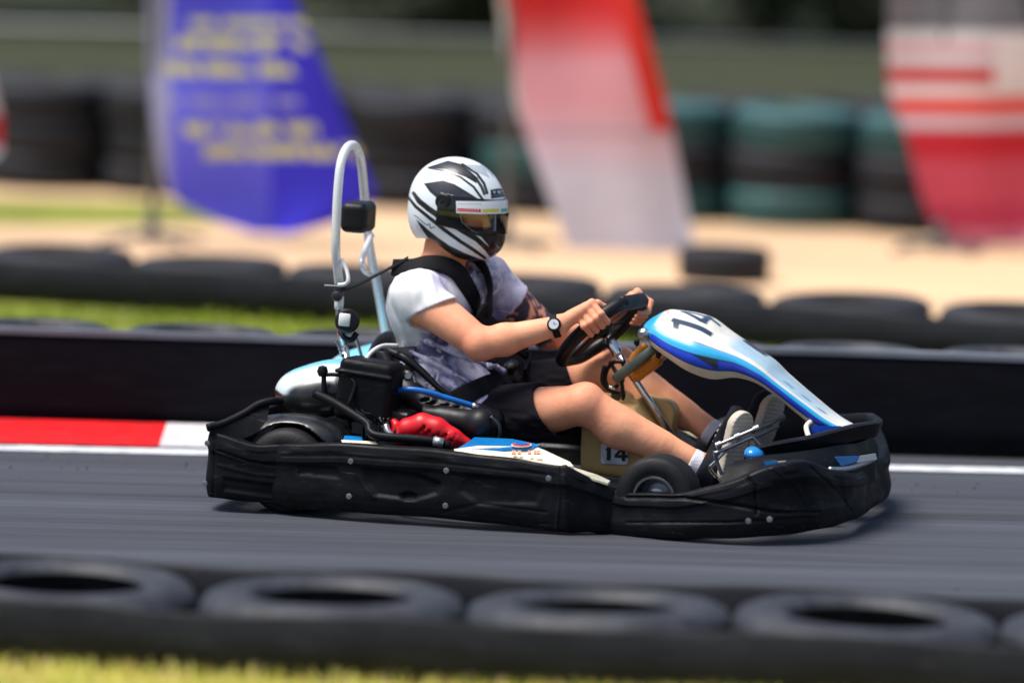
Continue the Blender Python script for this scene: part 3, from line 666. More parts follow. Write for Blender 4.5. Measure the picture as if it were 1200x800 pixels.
# upper nose loop with rounded lip
fm = K(1010, 485, .22)*MY; fm2 = K(1022, 487, .12)*MY
U1 = KL((878, 526, -.40), (912, 519, -.36), (944, 513, -.30))+[fm, fm2, K(1028, 494, 0)]; U1 = U1+[p*MY for p in U1[:-1][::-1]]
Ust = [(p[0], p[1], p[2], p[2]-.035-.012*min(1, i/3)) for i, p in enumerate(U1)]
v, f = wall_sweep([(p[0], p[1], p[2]+.004, p[2]-.045) for i, p in enumerate(U1)], .024, prof=[(-.6, .9), (-.4, 1), (.3, 1), (.7, .9), (.5, .6), (.3, .2), (.1, 0), (-.4, 0), (-.6, .1)], amp=0)
mesh('nose_rail', v, f, 'plastic_black', kart, angle=60)
# nose cover between rail and bumper (curved shell)
def grid_shell(rows, n=6):
    rows = [catmull(r, n) for r in rows]; m_ = len(rows[0]); v = np.vstack(rows); f = [(i*m_+j, i*m_+j+1, (i+1)*m_+j+1, (i+1)*m_+j) for i in range(len(rows)-1) for j in range(m_-1)]; return v, f
A = KL((862, 540, -.47), (890, 534, -.44), (926, 530, -.38), (956, 526, -.31), (984, 521, -.21), (1004, 519, -.10)); A.append(V(A[-1][0]+.012, 0, A[-1][2]))
B_ = KL((852, 548, -.53), (883, 545, -.53), (920, 545, -.49), (954, 545, -.41), (986, 545, -.27), (1008, 545, -.13)); B_.append(V(B_[-1][0]+.014, 0, B_[-1][2]))
C_ = KL((842, 570, -.57), (878, 572, -.56), (920, 575, -.51), (956, 575, -.42), (988, 572, -.28), (1010, 570, -.14)); C_.append(V(C_[-1][0]+.014, 0, C_[-1][2]))
v, f = grid_shell([A, B_, C_]); both('nose_cover', v, f, 'plastic_black')
# painted patches on the nose
def patch(name, pts, y_of, material, parent=kart, th=.004):
    P = [K(a, b, y_of(a, b) if callable(y_of) else y_of) for a, b in pts]; v, f = prism_geo(P, V(-.001, th, 0)); return mesh(name, v, f, material, parent, smooth=False)
patch('nose_stripe', [(896, 541), (921, 540), (936, 551), (920, 557), (910, 553)], lambda x, y: -.56+(x-896)*.0012, 'cream_paint')
patch('nose_stripe', [(895, 541), (912, 540), (908, 546), (900, 549)], lambda x, y: -.563+(x-896)*.0012, 'blue_paint')
bc_ = K(884, 532, -.40); sd = SDF(bc_-.08, bc_+.08, .004); sd.ell(bc_, (.030, .040, .022), frame((.3, 0, 1)), k=0); sd.half(bc_-V(0, 0, .012), (0, 0, -1)); v, q = sd.net(); mesh('brake_cover', v, q, 'blue_paint', kart)
v, f = box_geo(bc_+V(0, 0, -.05), (.04, .05, .08), None, .006); mesh('brake_mount', v, f, 'dark_steel', kart)
patch('nose_stripe', [(978, 535), (1008, 534), (1004, 541), (986, 546)], lambda x, y: -.345+(x-978)*.0052, 'blue_paint')
tube('nose_lip', KL((972, 550, -.37), (992, 549, -.272), (1012, 543, -.14), (1024, 537, -.03)), .008, 'steel')
patch('nose_stripe', [(1008, 534), (1026, 531), (1028, 538), (1004, 542)], lambda x, y: -.19+(x-1008)*.0062, 'white_metal')
# bolts on the black plastic
for (a, b, y) in ((411, 540, -.645), (523, 551, -.658), (522, 592, -.660), (409, 581, -.648), (643, 560, -.656), (243, 519, -.628), (240, 566, -.626), (877, 610, -.645), (902, 608, -.628)):
    v, f = bolt_geo(K(a, b, y), (0.0, -1, 0), .0058, .006); mesh('bolt', v, f, 'steel', kart, angle=30)
# ---- floor tray, frame rails
zf = .045
fr_y = .30
v, f = prism_geo([(-.55, -.30, zf), (.25, -.30, zf), (.62, -.22, zf), (.70, 0, zf), (.62, .22, zf), (.25, .30, zf), (-.55, .30, zf)], V(0, 0, .004)); mesh('floor_tray', v, f, 'dark_steel', kart, smooth=False)
for s in (-1, 1):
    tube('frame_rail', [(-.90, s*.30, .10), (-.70, s*.32, .075), (-.3, s*.33, .065), (.2, s*.33, .065), (.42, s*.25, .07), (.66, s*.20, .075), (.80, s*.12, .08)], .015, 'dark_steel')
    tube('side_bar', [(-.45, s*.33, .07), (-.43, s*.50, .10), (-.1, s*.54, .10), (.12, s*.52, .10), (.18, s*.35, .07)], .011, 'dark_steel')
tube('rear_axle', [(-.77, -.52, .125), (-.77, .52, .125)], .02, 'steel', smooth=0)
tube('front_axle_beam', [(.33, -.40, .11), (.36, -.2, .09), (.36, .2, .09), (.33, .40, .11)], .015, 'dark_steel')
# ---- pod deck (blue and cream top of the side pod)
def deck(s):
    def q(name, pts, m_):
        P = [K(*p) for p in pts]; c = [p*(V(1, 1, 1) if s < 0 else MY) for p in P]; n = len(c)
        v = np.array(c+[p-V(0, 0, .006) for p in c]); f = [tuple(range(n)), tuple(range(2*n-1, n-1, -1))]+[((i+1) % n, i, n+i, n+(i+1) % n) for i in range(n)]
        return mesh(name, v, f, m_, kart, smooth=False)
    q('pod_deck', [(532, 526, -.60), (534, 532, -.625), (560, 533, -.625), (610, 538, -.625), (655, 545, -.622), (672, 546, -.615), (668, 541, -.59), (640, 528, -.55), (628, 523, -.53), (560, 522, -.56)], 'cream_paint')
    q('deck_stripe', [(536, 525.2, -.585), (590, 526.5, -.585), (622, 524.5, -.56), (634, 521, -.52), (600, 514, -.44), (556, 512, -.42), (548, 518, -.50)], 'blue_paint')
    q('pod_deck', [(400, 515, -.58), (402, 519.5, -.60), (444, 522, -.60), (440, 517, -.57)], 'cream_paint')
    q('deck_stripe', [(404, 510, -.52), (402, 515, -.57), (425, 517, -.57), (424, 511, -.52)], 'blue_paint')
    q('pod_deck', [(668, 546, -.60), (700, 556, -.575), (715, 563, -.56), (712, 566, -.57), (700, 562, -.585), (680, 556, -.60)], 'cream_paint')
deck(-1); deck(1)
# sticker on the near deck: oval ring with small lettering
c = K(611, 523.2, -.55); e1 = K(621, 523.6, -.55)-c; e1 = e1/np.linalg.norm(e1); e2 = K(611, 519, -.50)-c; e2 = e2-e1*(e1@e2); e2 /= np.linalg.norm(e2)
nn_ = np.cross(e1, e2); nn_ = nn_ if nn_[2] > 0 else -nn_
def deckpt(a, b, h): return c+e1*a+e2*b+nn_*h
def disc(name, ra, rb, h, m_, a0=0, b0=0): v, f = prism_geo([deckpt(a0+ra*math.cos(t), b0+rb*math.sin(t), h) for t in np.linspace(0, 2*np.pi, 28)[:-1]], -nn_*.002); return mesh(name, v, f, m_, kart, smooth=False)
disc('round_sticker', .030, .030, .006, 'cream_paint'); disc('round_sticker', .026, .025, .008, 'red_label'); disc('round_sticker', .018, .015, .010, 'hose_blue')
for i, (x0, wd) in enumerate(((-.022, .012), (-.006, .010), (.024, .010), (.040, .006), (.050, .012))):
    v, f = prism_geo([K(611+x0*400-wd*200, 528.5, -.605), K(611+x0*400+wd*200, 529, -.605), K(611+x0*400+wd*200, 533, -.615), K(611+x0*400-wd*200, 532.5, -.615)], V(0, 0, -.003)); 
    v[:, 2] += .0035; mesh('deck_lettering', v, f, 'letter_brown', kart, smooth=False)
# ---- wheels
def wheel(cx, cy, cz, r, w, s, steer=0):
    ax = V(math.sin(steer), -math.cos(steer), 0) if s < 0 else V(-math.sin(steer), math.cos(steer), 0)
    c = V(cx, cy*1.0, cz); root = empty('wheel', tuple(c)); root.parent = kart; ORG[root.name] = c
    hw = w/2; ri = r*.50
    pr = [(ri, -hw*.82), (ri*1.06, -hw*.98), (r*.72, -hw*1.05), (r*.90, -hw*.98), (r*.975, -hw*.84), (r, -hw*.6), (r*1.003, 0), (r, hw*.6), (r*.975, hw*.84), (r*.90, hw*.98), (r*.72, hw*1.05), (ri*1.06, hw*.98), (ri, hw*.82), (ri*.98, 0)]
    v, f = lathe_geo(pr, c, ax, 56, True); mesh('tyre', v, f, 'kart_rubber', root, angle=70)
    v, f = lathe_geo([(ri*.96, -hw*.8), (ri*1.03, -hw*.9), (ri*1.0, -hw*.7), (ri*.9, -hw*.4), (ri*.9, hw*.4), (ri*.99, hw*.74), (ri*1.05, hw*1.01), (ri*1.08, hw*1.0), (ri*1.05, hw*1.06), (ri*.96, hw*1.02), (ri*.86, hw*.78), (ri*.80, hw*.35), (ri*.5, hw*.25), (ri*.42, hw*.5), (ri*.15, hw*.55)], c, ax, 40); mesh('rim', v, f, 'steel', root, angle=30)
    mb = MB()
    Fm = frame(ax)
    for k in range(3): t = k*2.094+.5; mb.add(*bolt_geo(c+ax*hw*.5+ri*.3*(Fm[0]*math.cos(t)+Fm[1]*math.sin(t)), ax, .006, .01))
    mb.build('hub_nut', 'dark_steel', root, angle=30)
for s in (-1, 1):
    wheel(-.765, s*.475, .128, .128, .19, s); wheel(.352, s*.50, .118, .118, .125, s, .0)
# front mudguard-like black pod piece over the front wheel sides
# ---- rear cover: white-blue shell (distance field)
sd = SDF((-1.0, -.62, .08), (-.40, .62, .50), .0045)
cy_ = .0
top_c = K(372, 455, -.28)
for s in (-1, 1):
    sd.ell((-.755, s*.26, .33), (.135, .15, .085), k=.04); sd.ell((-.68, s*.26, .35), (.12, .14, .085), k=.04)
    sd.ell((-.765, s*.465, .215), (.172, .098, .076), k=.012)
sd.box((-.76, 0, .28), (.12, .26, .075), rd=.05, k=.05)
for s in (-1, 1):
    a = V(-.765, s*.70, .125); b = V(-.765, s*.36, .125); sl, P = sd.win((-1.0, min(a[1], b[1]), .0), (-.5, max(a[1], b[1]), .4))
    d = np.maximum(np.hypot(P[..., 0]+.765, P[..., 2]-.125)-.143, np.abs(P[..., 1]-(a[1]+b[1])/2)-.17); sd.put(sl, d, .006, 'sub')
sd.half((0, 0, .185), (0, 0, -1)); sd.half((-.935, 0, 0), (-1, 0, 0))
v, q = sd.net(); pp = proj(np.where(v[:, 1:2] > 0, v*MY, v)); col = np.zeros((len(v), 4)); col[:, :] = (*lin((205, 215, 222)), 1)
paint(col, np.clip(.5+(np.abs(v[:, 1])-.235)*0+(v[:, 2]-.385)/.012, 0, 1)*np.clip((.33-np.abs(v[:, 1]))/.02, 0, 1), lin((120, 195, 215)))
paint(col, poly_mask(pp, [(312, 461), (345, 463), (366, 472), (380, 484), (396, 488), (396, 505), (310, 505)], 1.2), lin((14, 16, 20)))
paint(col, np.clip((np.abs(v[:, 1])-.385)/.012, 0, 1), lin((12, 13, 16)))
paint(col, np.clip((.30-v[:, 2])/.012, 0, 1), lin((18, 20, 24)))
paint(col, poly_mask(pp, [(331, 464), (352, 466), (366, 486), (328, 487)], .8), lin((16, 18, 22)))
paint(col, poly_mask(pp, [(322, 455), (331, 462), (326, 487), (316, 487)], .8), lin((12, 13, 16)))
paint(col, poly_mask(pp, [(300, 493), (318, 484), (345, 483), (385, 498), (420, 540), (420, 470), (395, 462), (385, 480), (368, 482), (345, 478), (318, 480), (296, 489)], 1.5), lin((26, 28, 33)))
paint(col, poly_mask(pp, [(392, 440), (430, 440), (430, 540), (392, 540)], 1.5), lin((12, 13, 16)))
mesh('rear_cover', v, q, 'painted', kart, col=col)
# ---- seat: bucket shell
def seat_part():
    rows = []
    prof = [(445, 404, .14), (448, 420, .17), (455, 445, .195), (468, 468, .205), (485, 486, .205), (510, 497, .20), (540, 500, .19), (570, 497, .175), (590, 494, .15)]
    v = []; n = 25
    for (px, py, wy) in prof:
        c_ = K(px, py, 0)
        for j in range(n):
            a = -math.pi*.5+math.pi*j/(n-1); sy = math.sin(a); up = 1-math.cos(a)**.8 if False else (abs(sy)**3)
            x = c_[0]; z = c_[2]
            t = prof.index((px, py, wy))/(len(prof)-1)
            if t < .45: v.append((x+.16*up*(1-t*.7), sy*wy, z+.02*up))
            else: v.append((x+.02*up, sy*wy, z+.09*up*(1.5-t)))
    m_ = n; f = [(i*m_+j, i*m_+j+1, (i+1)*m_+j+1, (i+1)*m_+j) for i in range(len(prof)-1) for j in range(m_-1)]
    o = mesh('seat', v, f, 'smooth_black', kart); md = o.modifiers.new('s', 'SOLIDIFY'); md.thickness = .008; md.offset = 0; sb = o.modifiers.new('b', 'SUBSURF'); sb.levels = sb.render_levels = 1
    return o
seat_part()
# side shells of the seat beside the hips (distance field): curved black flank with slots, near and far
sd = SDF((-.62, -.36, .12), (-.12, -.12, .46), .004)
pts = KL((446, 410, -.20), (462, 440, -.22), (480, 462, -.235), (500, 478, -.24), (530, 486, -.24), (560, 490, -.235), (580, 492, -.22))
for a, b, r1, r2 in ((pts[0], pts[1], .018, .028), (pts[1], pts[2], .028, .040), (pts[2], pts[3], .040, .045), (pts[3], pts[4], .045, .045), (pts[4], pts[5], .045, .040), (pts[5], pts[6], .040, .034)): sd.cap(a, b, r1, r2, k=.02)
for (px, py) in ((497, 469), (504, 473), (513, 470), (520, 476), (527, 472), (534, 478), (520, 465), (506, 464)):
    c = K(px, py, -.285); sd.box(c, (.013, .018, .0045), frame(V(-.25, 0, 1), (1, 0, 0)), .003, 0, 'sub')
v, q = sd.net(); mesh('seat_flank', v, q, 'smooth_black', kart); mesh('seat_flank', v*MY, q[:, ::-1].copy(), 'smooth_black', kart)
# dark seat edge rising behind the driver's waist
tube('seat_edge', KL((447, 405, -.16), (458, 412, -.19), (475, 420, -.205), (495, 436, -.21), (515, 455, -.215), (532, 466, -.215)), [.008, .012, .014, .012, .009, .007], 'smooth_black')
sd = SDF((-.66, -.26, .22), (-.42, .26, .52), .006)
a = K(452, 413, -.12); sd.ell(K(452, 432, 0), (.035, .20, .115), k=.02); sd.ell(K(470, 450, 0), (.05, .19, .10), k=.03)
v, q = sd.net(); mesh('seat_back', v, q, 'smooth_black', kart)
# ---- engine group on the near side
y_e = -.38
bx_ax = frame(V(.10, .04, 1), V(1, 0, -.10))
cbox = K(433, 457, y_e); sd = SDF(cbox-.15, cbox+.15, .004)
sd.box(cbox, (.085, .070, .092), bx_ax, .022, 0); sd.box(cbox+V(.0, 0, .05), (.089, .074, .006), bx_ax, .005, .004); sd.box(cbox+V(0, 0, -.08), (.05, .05, .05), bx_ax, .02, .02)
v, q = sd.net(); mesh('air_box', v, q, 'plastic_black', kart)
mb = MB()
for (a, b, y, s_) in ((405, 492, -.36, (.05, .05, .05)), (425, 500, -.40, (.05, .08, .045)), (447, 502, -.42, (.06, .06, .05)), (470, 492, -.36, (.07, .10, .06)), (395, 485, -.30, (.06, .12, .08)), (420, 508, -.35, (.10, .16, .05))):
    mb.add(*box_geo(K(a, b, y), s_, frame((.1, 0, 1)), .006))
for k in range(7): mb.add(*box_geo(K(428+k*5, 500, -.42), (.005, .07, .06), None, .001))
mb.build('engine_block', 'dark_steel', kart, angle=30)
# exhaust / steel bits
tube('exhaust_pipe', KL((452, 498, -.46), (455, 506, -.47), (463, 512, -.47), (478, 515, -.46)), .010, 'steel')
mb = MB()
for (a, b, l) in ((437, 492, 10), (445, 488, 12), (451, 497, 8), (430, 506, 7)): mb.add(*tube_geo(KL((a, b, -.45), (a+3, b+l, -.45)), .0035, 8, 0))
mb.build('engine_stud', 'steel', kart)
# red cowl (fan housing)
sd = SDF(K(505, 505, -.46)-.20, K(505, 505, -.46)+.20, .004)
R_ = KL((466, 510, -.44), (478, 503, -.45), (495, 499, -.45), (512, 503, -.45), (530, 512, -.45), (546, 519, -.44))
for i, r_ in enumerate((.020, .030, .035, .032, .024)): sd.cap(R_[i], R_[i+1], r_, (.030, .035, .032, .024, .018)[i], k=.02)
sd.cap(K(462, 495, -.43), K(470, 512, -.44), .014, .022, k=.015)
for i in range(5): a = K(489+i*9, 512+i*2.2, -.488+i*.003); b = K(497+i*9, 500+i*2.6, -.482+i*.004); sd.cap(a, b, .0055, k=.003, op='sub')
sd.box(K(505, 514, -.49), (.03, .012, .010), frame((.3, 0, 1)), .004, .003, 'sub')
v, q = sd.net(); mesh('engine_cowl', v, q, 'red_cowl', kart)
mb = MB(); mb.add(*tube_geo(KL((508, 508, -.465), (512, 513, -.485), (516, 519, -.48)), .006, 8, 3)); mb.add(*tube_geo(KL((465, 500, -.46), (461, 508, -.47), (460, 516, -.47)), .004, 8, 3)); mb.build('spark_lead', 'smooth_black', kart)
# dark muffler beside the thigh
sd = SDF(K(555, 500, -.36)-.16, K(555, 500, -.36)+.16, .004)
sd.cap(K(520, 490, -.34), K(562, 497, -.37), .035, .040, k=.02); sd.ell(K(565, 498, -.37), (.045, .05, .048), k=.02)
sd.cap(K(480, 480, -.33), K(525, 492, -.35), .028, .034, k=.02); sd.cap(K(482, 484, -.38), K(479, 503, -.43), .014, .009, k=.012)
v, q = sd.net(); mesh('engine_shroud', v, q, 'smooth_black', kart)
v, f = tube_geo(KL((575, 488, -.40), (584, 497, -.40), (586, 508, -.395), (583, 518, -.39)), .006, 8, 6); mesh('shroud_rim', v, f, 'dark_steel', kart)
tube('fuel_hose', KL((463, 458, -.36), (480, 456, -.37), (500, 459, -.36), (520, 465, -.34), (540, 471, -.32), (556, 476, -.30)), .0085, 'hose_blue')
tube('hose_end', KL((553, 475, -.305), (561, 478, -.295)), .010, 'steel', smooth=0)
tube('white_cable', KL((427, 425, -.36), (432, 416, -.34), (440, 409, -.30), (450, 405, -.25), (466, 405, -.21)), .0065, 'cable_white')
mb = MB(); mb.add(*bolt_geo(K(429, 423, -.37), (0, 0, 1), .009, .010)); mb.add(*box_geo(K(429, 424, -.37), (.03, .02, .006))); mb.build('box_clip', 'steel', kart)
mb = MB(); mb.add(*lathe_geo([(.012, 0), (.016, .01), (.010, .02)], K(478, 440, -.30), (.3, -1, .1), 14)); mb.add(*tube_geo(KL((470, 433, -.30), (483, 440, -.30), (486, 448, -.30)), .006, 8, 3)); mb.build('carburettor', 'steel', kart)
# guard tubes beside the engine
tube('engine_guard', KL((369, 461, -.47), (390, 471, -.50), (415, 486, -.53), (431, 497, -.555), (434, 506, -.575), (445, 511, -.585), (480, 514, -.585), (505, 516.5, -.58), (528, 522, -.57)), .0135, 'plastic_black')
tube('guard_cap', KL((508, 516.6, -.583), (520, 518.6, -.58)), .0142, 'steel', smooth=0)
tube('breather_hose', KL((380, 439, -.42), (395, 439, -.43), (408, 442, -.44), (416, 450, -.45), (413, 462, -.46), (409, 474, -.47), (412, 484, -.46)), .006, 'plastic_black')
mb = MB(); mb.add(*tube_geo(KL((379.5, 438, -.42), (379.5, 470, -.42)), .008, 10, 0)); mb.add(*lathe_geo([(.0, -.018), (.012, -.014), (.017, 0), (.012, .014), (.0, .018)], K(378, 435, -.42), (0, 0, 1), 14)); mb.build('fender_post', 'smooth_black', kart)
for z in range(4): tube('engine_cable', KL((400+z*6, 470, -.40), (405+z*7, 480+z, -.47), (418+z*6, 492-z*2, -.48), (440+z*4, 498+z, -.44)), .0035, 'plastic_black')

# ---- roll hoop
hy = .13
hoop = KL((392, 362, -.17), (397, 335, -.165), (393.5, 295, -.150), (394.5, 250, -.135), (396.5, 210, -.12), (399, 188, -.11), (404, 173, -.085), (411, 169, -.05), (417, 172, -.02), (422, 182, .01), (424, 200, .03), (428, 235, .06), (431, 265, .09), (434, 292, .11), (441, 325, .13), (450, 372, .16), (456, 410, .17))
xh = -.741
hp = [V(xh+.0, p[1], p[2]) for p in hoop]
# keep the hoop in one raked plane, mirrored legs leaning outwards
hoop = [(-.170, .56), (-.168, .64), (-.150, .74), (-.140, .86), (-.132, .96), (-.122, 1.02), (-.100, 1.062), (-.060, 1.085), (0, 1.092), (.060, 1.085), (.100, 1.062), (.122, 1.02), (.132, .96), (.140, .86), (.150, .74), (.19, .62), (.23, .50), (.25, .40)]
def kxz(px, py, x):      # solve lateral offset from the photo for a given kart x
    lo, hi = -.8, .8
    for _ in range(40):
        m_ = (lo+hi)/2
        if K(px, py, m_)[0] < x: hi = m_
        else: lo = m_
    return K(px, py, (lo+hi)/2)
near = [kxz(a, b, -.735) for a, b in ((397, 362), (397.5, 335), (393.5, 295), (394.5, 250), (397, 210), (400.5, 187), (407, 173))]
far = [kxz(a, b, -.735) for a, b in ((415, 170.5), (421, 180), (424.5, 200), (428, 240), (431, 272), (434, 295), (442, 335), (451, 385), (456, 415))]
hoop_pts = near+far
tube('roll_hoop', hoop_pts, .0138, 'white_metal', seg=16)
tube('hoop_leg', [near[0]+V(0, 0, .015), kxz(399, 385, -.73), kxz(404, 408, -.72), kxz(407, 430, -.70), kxz(410, 455, -.68)], .0125, 'chrome')
tube('hoop_leg', [far[-1]+V(0, 0, .01), kxz(460, 440, -.72), kxz(464, 460, -.70)], .0125, 'chrome')
tube('hoop_brace', [kxz(432, 275, -.73)+V(.01, 0, 0), kxz(428, 292, -.72), kxz(424, 308, -.71), kxz(428, 318, -.71), kxz(436, 322, -.72)], .009, 'white_metal')
tube('belt_bracket', [kxz(400, 304, -.72), kxz(406, 316, -.70), kxz(408, 328, -.69), kxz(404, 333, -.70), kxz(396, 334, -.72)], .006, 'white_metal')
mb = MB(); mb.add(*lathe_geo([(.010, -.022), (.016, -.018), (.016, .018), (.010, .022)], kxz(397, 340, -.735), (0, 0, 1), 16)); mb.add(*box_geo(kxz(389, 336, -.74), (.05, .012, .012), None, .003)); mb.build('hoop_clamp', 'dark_steel', kart, angle=30)
v, f = lathe_geo([(.006, -.016), (.014, -.012), (.017, 0), (.014, .012), (.006, .016)], K(395, 347, -.185), (.2, -1, .1), 16); mesh('belt_eye', v, f, 'dark_steel', kart, angle=30)
# headrest pad
hc = kxz(420, 254, -.715); sd = SDF(hc-.10, hc+.10, .003); sd.box(hc, (.042, .062, .046), frame((.03, 0, 1), (1, 0, 0)), .022, 0); v, q = sd.net(); mesh('headrest', v, q, 'smooth_black', kart)
mb = MB(); mb.add(*tube_geo([hc+V(-.03, 0, .02), hc+V(-.045, -.04, .02), hc+V(-.045, .05, .02)], .007, 8, 0)); mb.build('headrest_bracket', 'dark_steel', kart)
# small lamp on the hoop
lc = K(407, 376, -.235); mb = MB(); ax_ = V(.35, -1, .15); ax_ /= np.linalg.norm(ax_)
mb.add(*lathe_geo([(.008, -.05), (.030, -.045), (.037, -.02), (.037, .012), (.031, .020), (.02, .022)], lc, ax_, 26)); mb.build('hoop_lamp', 'smooth_black', kart, angle=35)
lamp = [o for o in kart.children if o.name.startswith('hoop_lamp')][0]
v, f = box_geo(lc+ax_*.026+V(-.010, 0, .002), (.034, .038, .008), frame(ax_, V(1, .35, -.1))[[0, 1, 2]], .003); mesh('lamp_lens', v, f, 'headlight_lens', lamp)
mb = MB()
for (dx, dz) in ((-8, 0),):
    P0 = [kxz(402+dx+i*.42+math.cos(i*1.5)*2.2, 398+i*1.0, -.72) for i in range(30)]; mb.add(*tube_geo(P0, .0026, 6, 0))
mb.build('hoop_spring', 'steel', kart)
tube('lamp_stay', [kxz(414, 386, -.72), kxz(419, 402, -.72), kxz(424, 418, -.71)], .005, 'steel', smooth=0)
tube('lamp_clamp', [K(399, 388, -.19), K(404, 396, -.21), K(412, 398, -.21), K(418, 390, -.20)], .009, 'smooth_black')

# ---- steering
colT, colB = V(.052, 0, .528), V(.295, 0, .193); n_w = colT-colB; n_w /= np.linalg.norm(n_w)
tube('steering_column', [colT+n_w*.0, colB], .0112, 'chrome', smooth=0, seg=16)
nc_ = nrm0(colT-colB); v, f = lathe_geo([(.012, 0), (.0175, .004), (.0175, .056), (.013, .066)], colT-nc_*.078, nc_, 20); mesh('column_sleeve', v, f, 'chrome', kart, angle=30)
CW = colT+n_w*.012; n_w = V(-.67, .14, .72); n_w /= np.linalg.norm(n_w); w_up = V(n_w[2], 0, -n_w[0]); w_up /= np.linalg.norm(w_up)
STEER = math.radians(8)
e_r = -V(0, 1, 0)*math.cos(STEER)-w_up*math.sin(STEER); e_r = e_r-n_w*(e_r@n_w); e_r /= np.linalg.norm(e_r)
e_u = np.cross(n_w, e_r); e_u = e_u if e_u@w_up > 0 else -e_u
def rimpt(phi): 
    x, y = .150*math.cos(phi), .150*math.sin(phi); y = min(y, .128) if y > 0 else max(y, -.140)
    return CW+e_r*x+e_u*y
sw = empty('steering_wheel', tuple(CW)); sw.parent = kart; ORG[sw.name] = CW
v, f = tube_geo([rimpt(a) for a in np.linspace(0, 2*np.pi, 60, endpoint=False)], .0205, 14, 2, closed=True); mesh('wheel_rim', v, f, 'smooth_black', sw)
mb = MB(); mb.add(*lathe_geo([(.02, -.02), (.036, -.012), (.038, .006), (.030, .014), (.015, .016)], CW, n_w, 24))
for a in (0, math.pi): mb.add(*tube_geo([CW, rimpt(a)], .012, 8, 0, flat=(.020, .006, e_u)))
mb.add(*tube_geo([CW, rimpt(-math.pi/2)], .012, 8, 0, flat=(.026, .006, e_r))); mb.build('spoke_plate', 'smooth_black', sw, angle=40)
v, f = tube_geo([CW+e_u*.128+e_r*x for x in (-.075, -.03, .03, .075)], .02, 12, 3, flat=(.022, .017, e_u)); mesh('wheel_top_grip', v, f, 'smooth_black', sw)
v, f = tube_geo([CW-e_u*.130+e_r*x+n_w*.010 for x in (-.05, 0, .05)], .01, 10, 3, flat=(.010, .006, e_u)); mesh('wheel_badge', v, f, 'dark_steel', sw)
# ---- orange reservoir and bracket beside the column
ga, gb = K(723, 443, -.05), K(765, 409, -.05); d_ = gb-ga; d_ /= np.linalg.norm(d_)
Fm = frame(V(0, -1, .1), d_)
v, f = box_geo((ga+gb)/2, (np.linalg.norm(gb-ga)+.02, .030, .022), Fm, .006); mesh('column_bracket', v, f, 'grey_green', kart)
v, f = lathe_geo([(.018, -.055), (.024, -.05), (.026, .04), (.020, .052)], K(757, 429, 0.0), d_, 22); mesh('orange_reservoir', v, f, 'amber', kart, angle=35)
v, f = lathe_geo([(.014, 0), (.02, .004), (.02, .02), (.013, .025)], K(757, 429, 0.0)+d_*.05, d_, 18); mesh('reservoir_cap', v, f, 'steel', kart, angle=35)
v, f = tube_geo(KL((738, 426, -.035), (748, 413, -.035), (757, 404, -.035)), .013, 10, 3); mesh('yellow_hose', v, f, 'amber', kart)
for pts in ([(748, 405, -.03), (745, 401, -.03), (749, 400, -.03)], [(733, 424, -.03), (720, 424, -.03), (712, 432, -.02), (709, 445, -.02), (713, 455, -.02)], [(728, 444, -.04), (730, 460, -.04), (731, 472, -.03)], [(715, 424, .02), (722, 436, .0), (730, 446, -.03)], [(708, 428, -.03), (706, 446, -.03), (716, 458, -.02), (724, 450, -.03)]):
    tube('control_cable', KL(*pts), .0065, 'smooth_black')
tube('cable_end', KL((712, 452, -.03), (722, 456, -.03)), .005, 'chrome', smooth=0)
# ---- fuel tank between the knees
sd = SDF((.02, -.16, .02), (.36, .17, .36), .005)
tc_ = K(738, 512, -.02)
sd.box(K(733, 512, 0), (.135, .125, .110), frame(V(.10, 0, 1)), .030, 0)
sd.box(K(765, 487, .04), (.055, .08, .055), frame(V(.25, 0, 1)), .028, .02)
sd.ell(K(778, 480, .05), (.035, .04, .03), k=.02)
for yy in (-.127, .127): sd.cap(K(752, 470, -.12)*V(1, 0, 1)+V(0, yy, 0), K(760, 540, -.12)*V(1, 0, 1)+V(0, yy, 0), .007, k=.004, op='sub')
sd.cap(K(735, 466, -.02), K(738, 476, -.02), .02, .022, k=.01)
sl, P = sd.win(sd.lo, sd.lo+sd.h*sd.n); sd.put(sl, np.maximum(P[..., 1]-.020, -((P-colB)@V(.81, 0, .587)+.020)), 0, 'sub')
v, q = sd.net(); mesh('fuel_tank', v, q, 'tank_plastic', kart); tank = [o for o in kart.children if o.name == 'fuel_tank'][0]
v, f = lathe_geo([(.028, 0), (.03, .004), (.03, .02), (.022, .026)], K(727, 468, 0), (.1, 0, 1), 20); mesh('tank_cap', v, f, 'dark_steel', tank, angle=35)
yl = -.131
def lab(px, py, h=0): return K(px, py, yl-h)
P = []
for (cx, cy, a0) in ((707, 522, 180), (733, 523, 270), (733, 541, 0), (707, 540, 90)):
    for k in range(4): t = math.radians(a0+k*30); P.append(lab(cx+3*math.cos(t), cy+3*math.sin(t)))
v, f = prism_geo(P, V(0, .003, 0)); mesh('tank_label', v, f, 'line_white', tank, smooth=False)
mb = MB()
mb.add(*prism_geo([lab(711, 524, .003), lab(715.5, 524, .003), lab(715.5, 539, .003), lab(711, 539, .003)], V(0, .002, 0)))
mb.add(*prism_geo([lab(709, 527, .0033), lab(711.5, 524, .0033), lab(711.5, 528, .0033)], V(0, .002, 0)))
mb.add(*prism_geo([lab(728.5, 524, .003), lab(732.5, 524, .003), lab(732.5, 540, .003), lab(728.5, 540, .003)], V(0, .002, 0)))
mb.add(*prism_geo([lab(720, 533, .0036), lab(735.5, 533, .0036), lab(735.5, 536, .0036), lab(720, 536, .0036)], V(0, .002, 0)))
mb.add(*prism_geo([lab(720, 533, .0040), lab(728.5, 523.5, .0040), lab(728.5, 528, .0040), lab(723.5, 533, .0040)], V(0, .002, 0)))
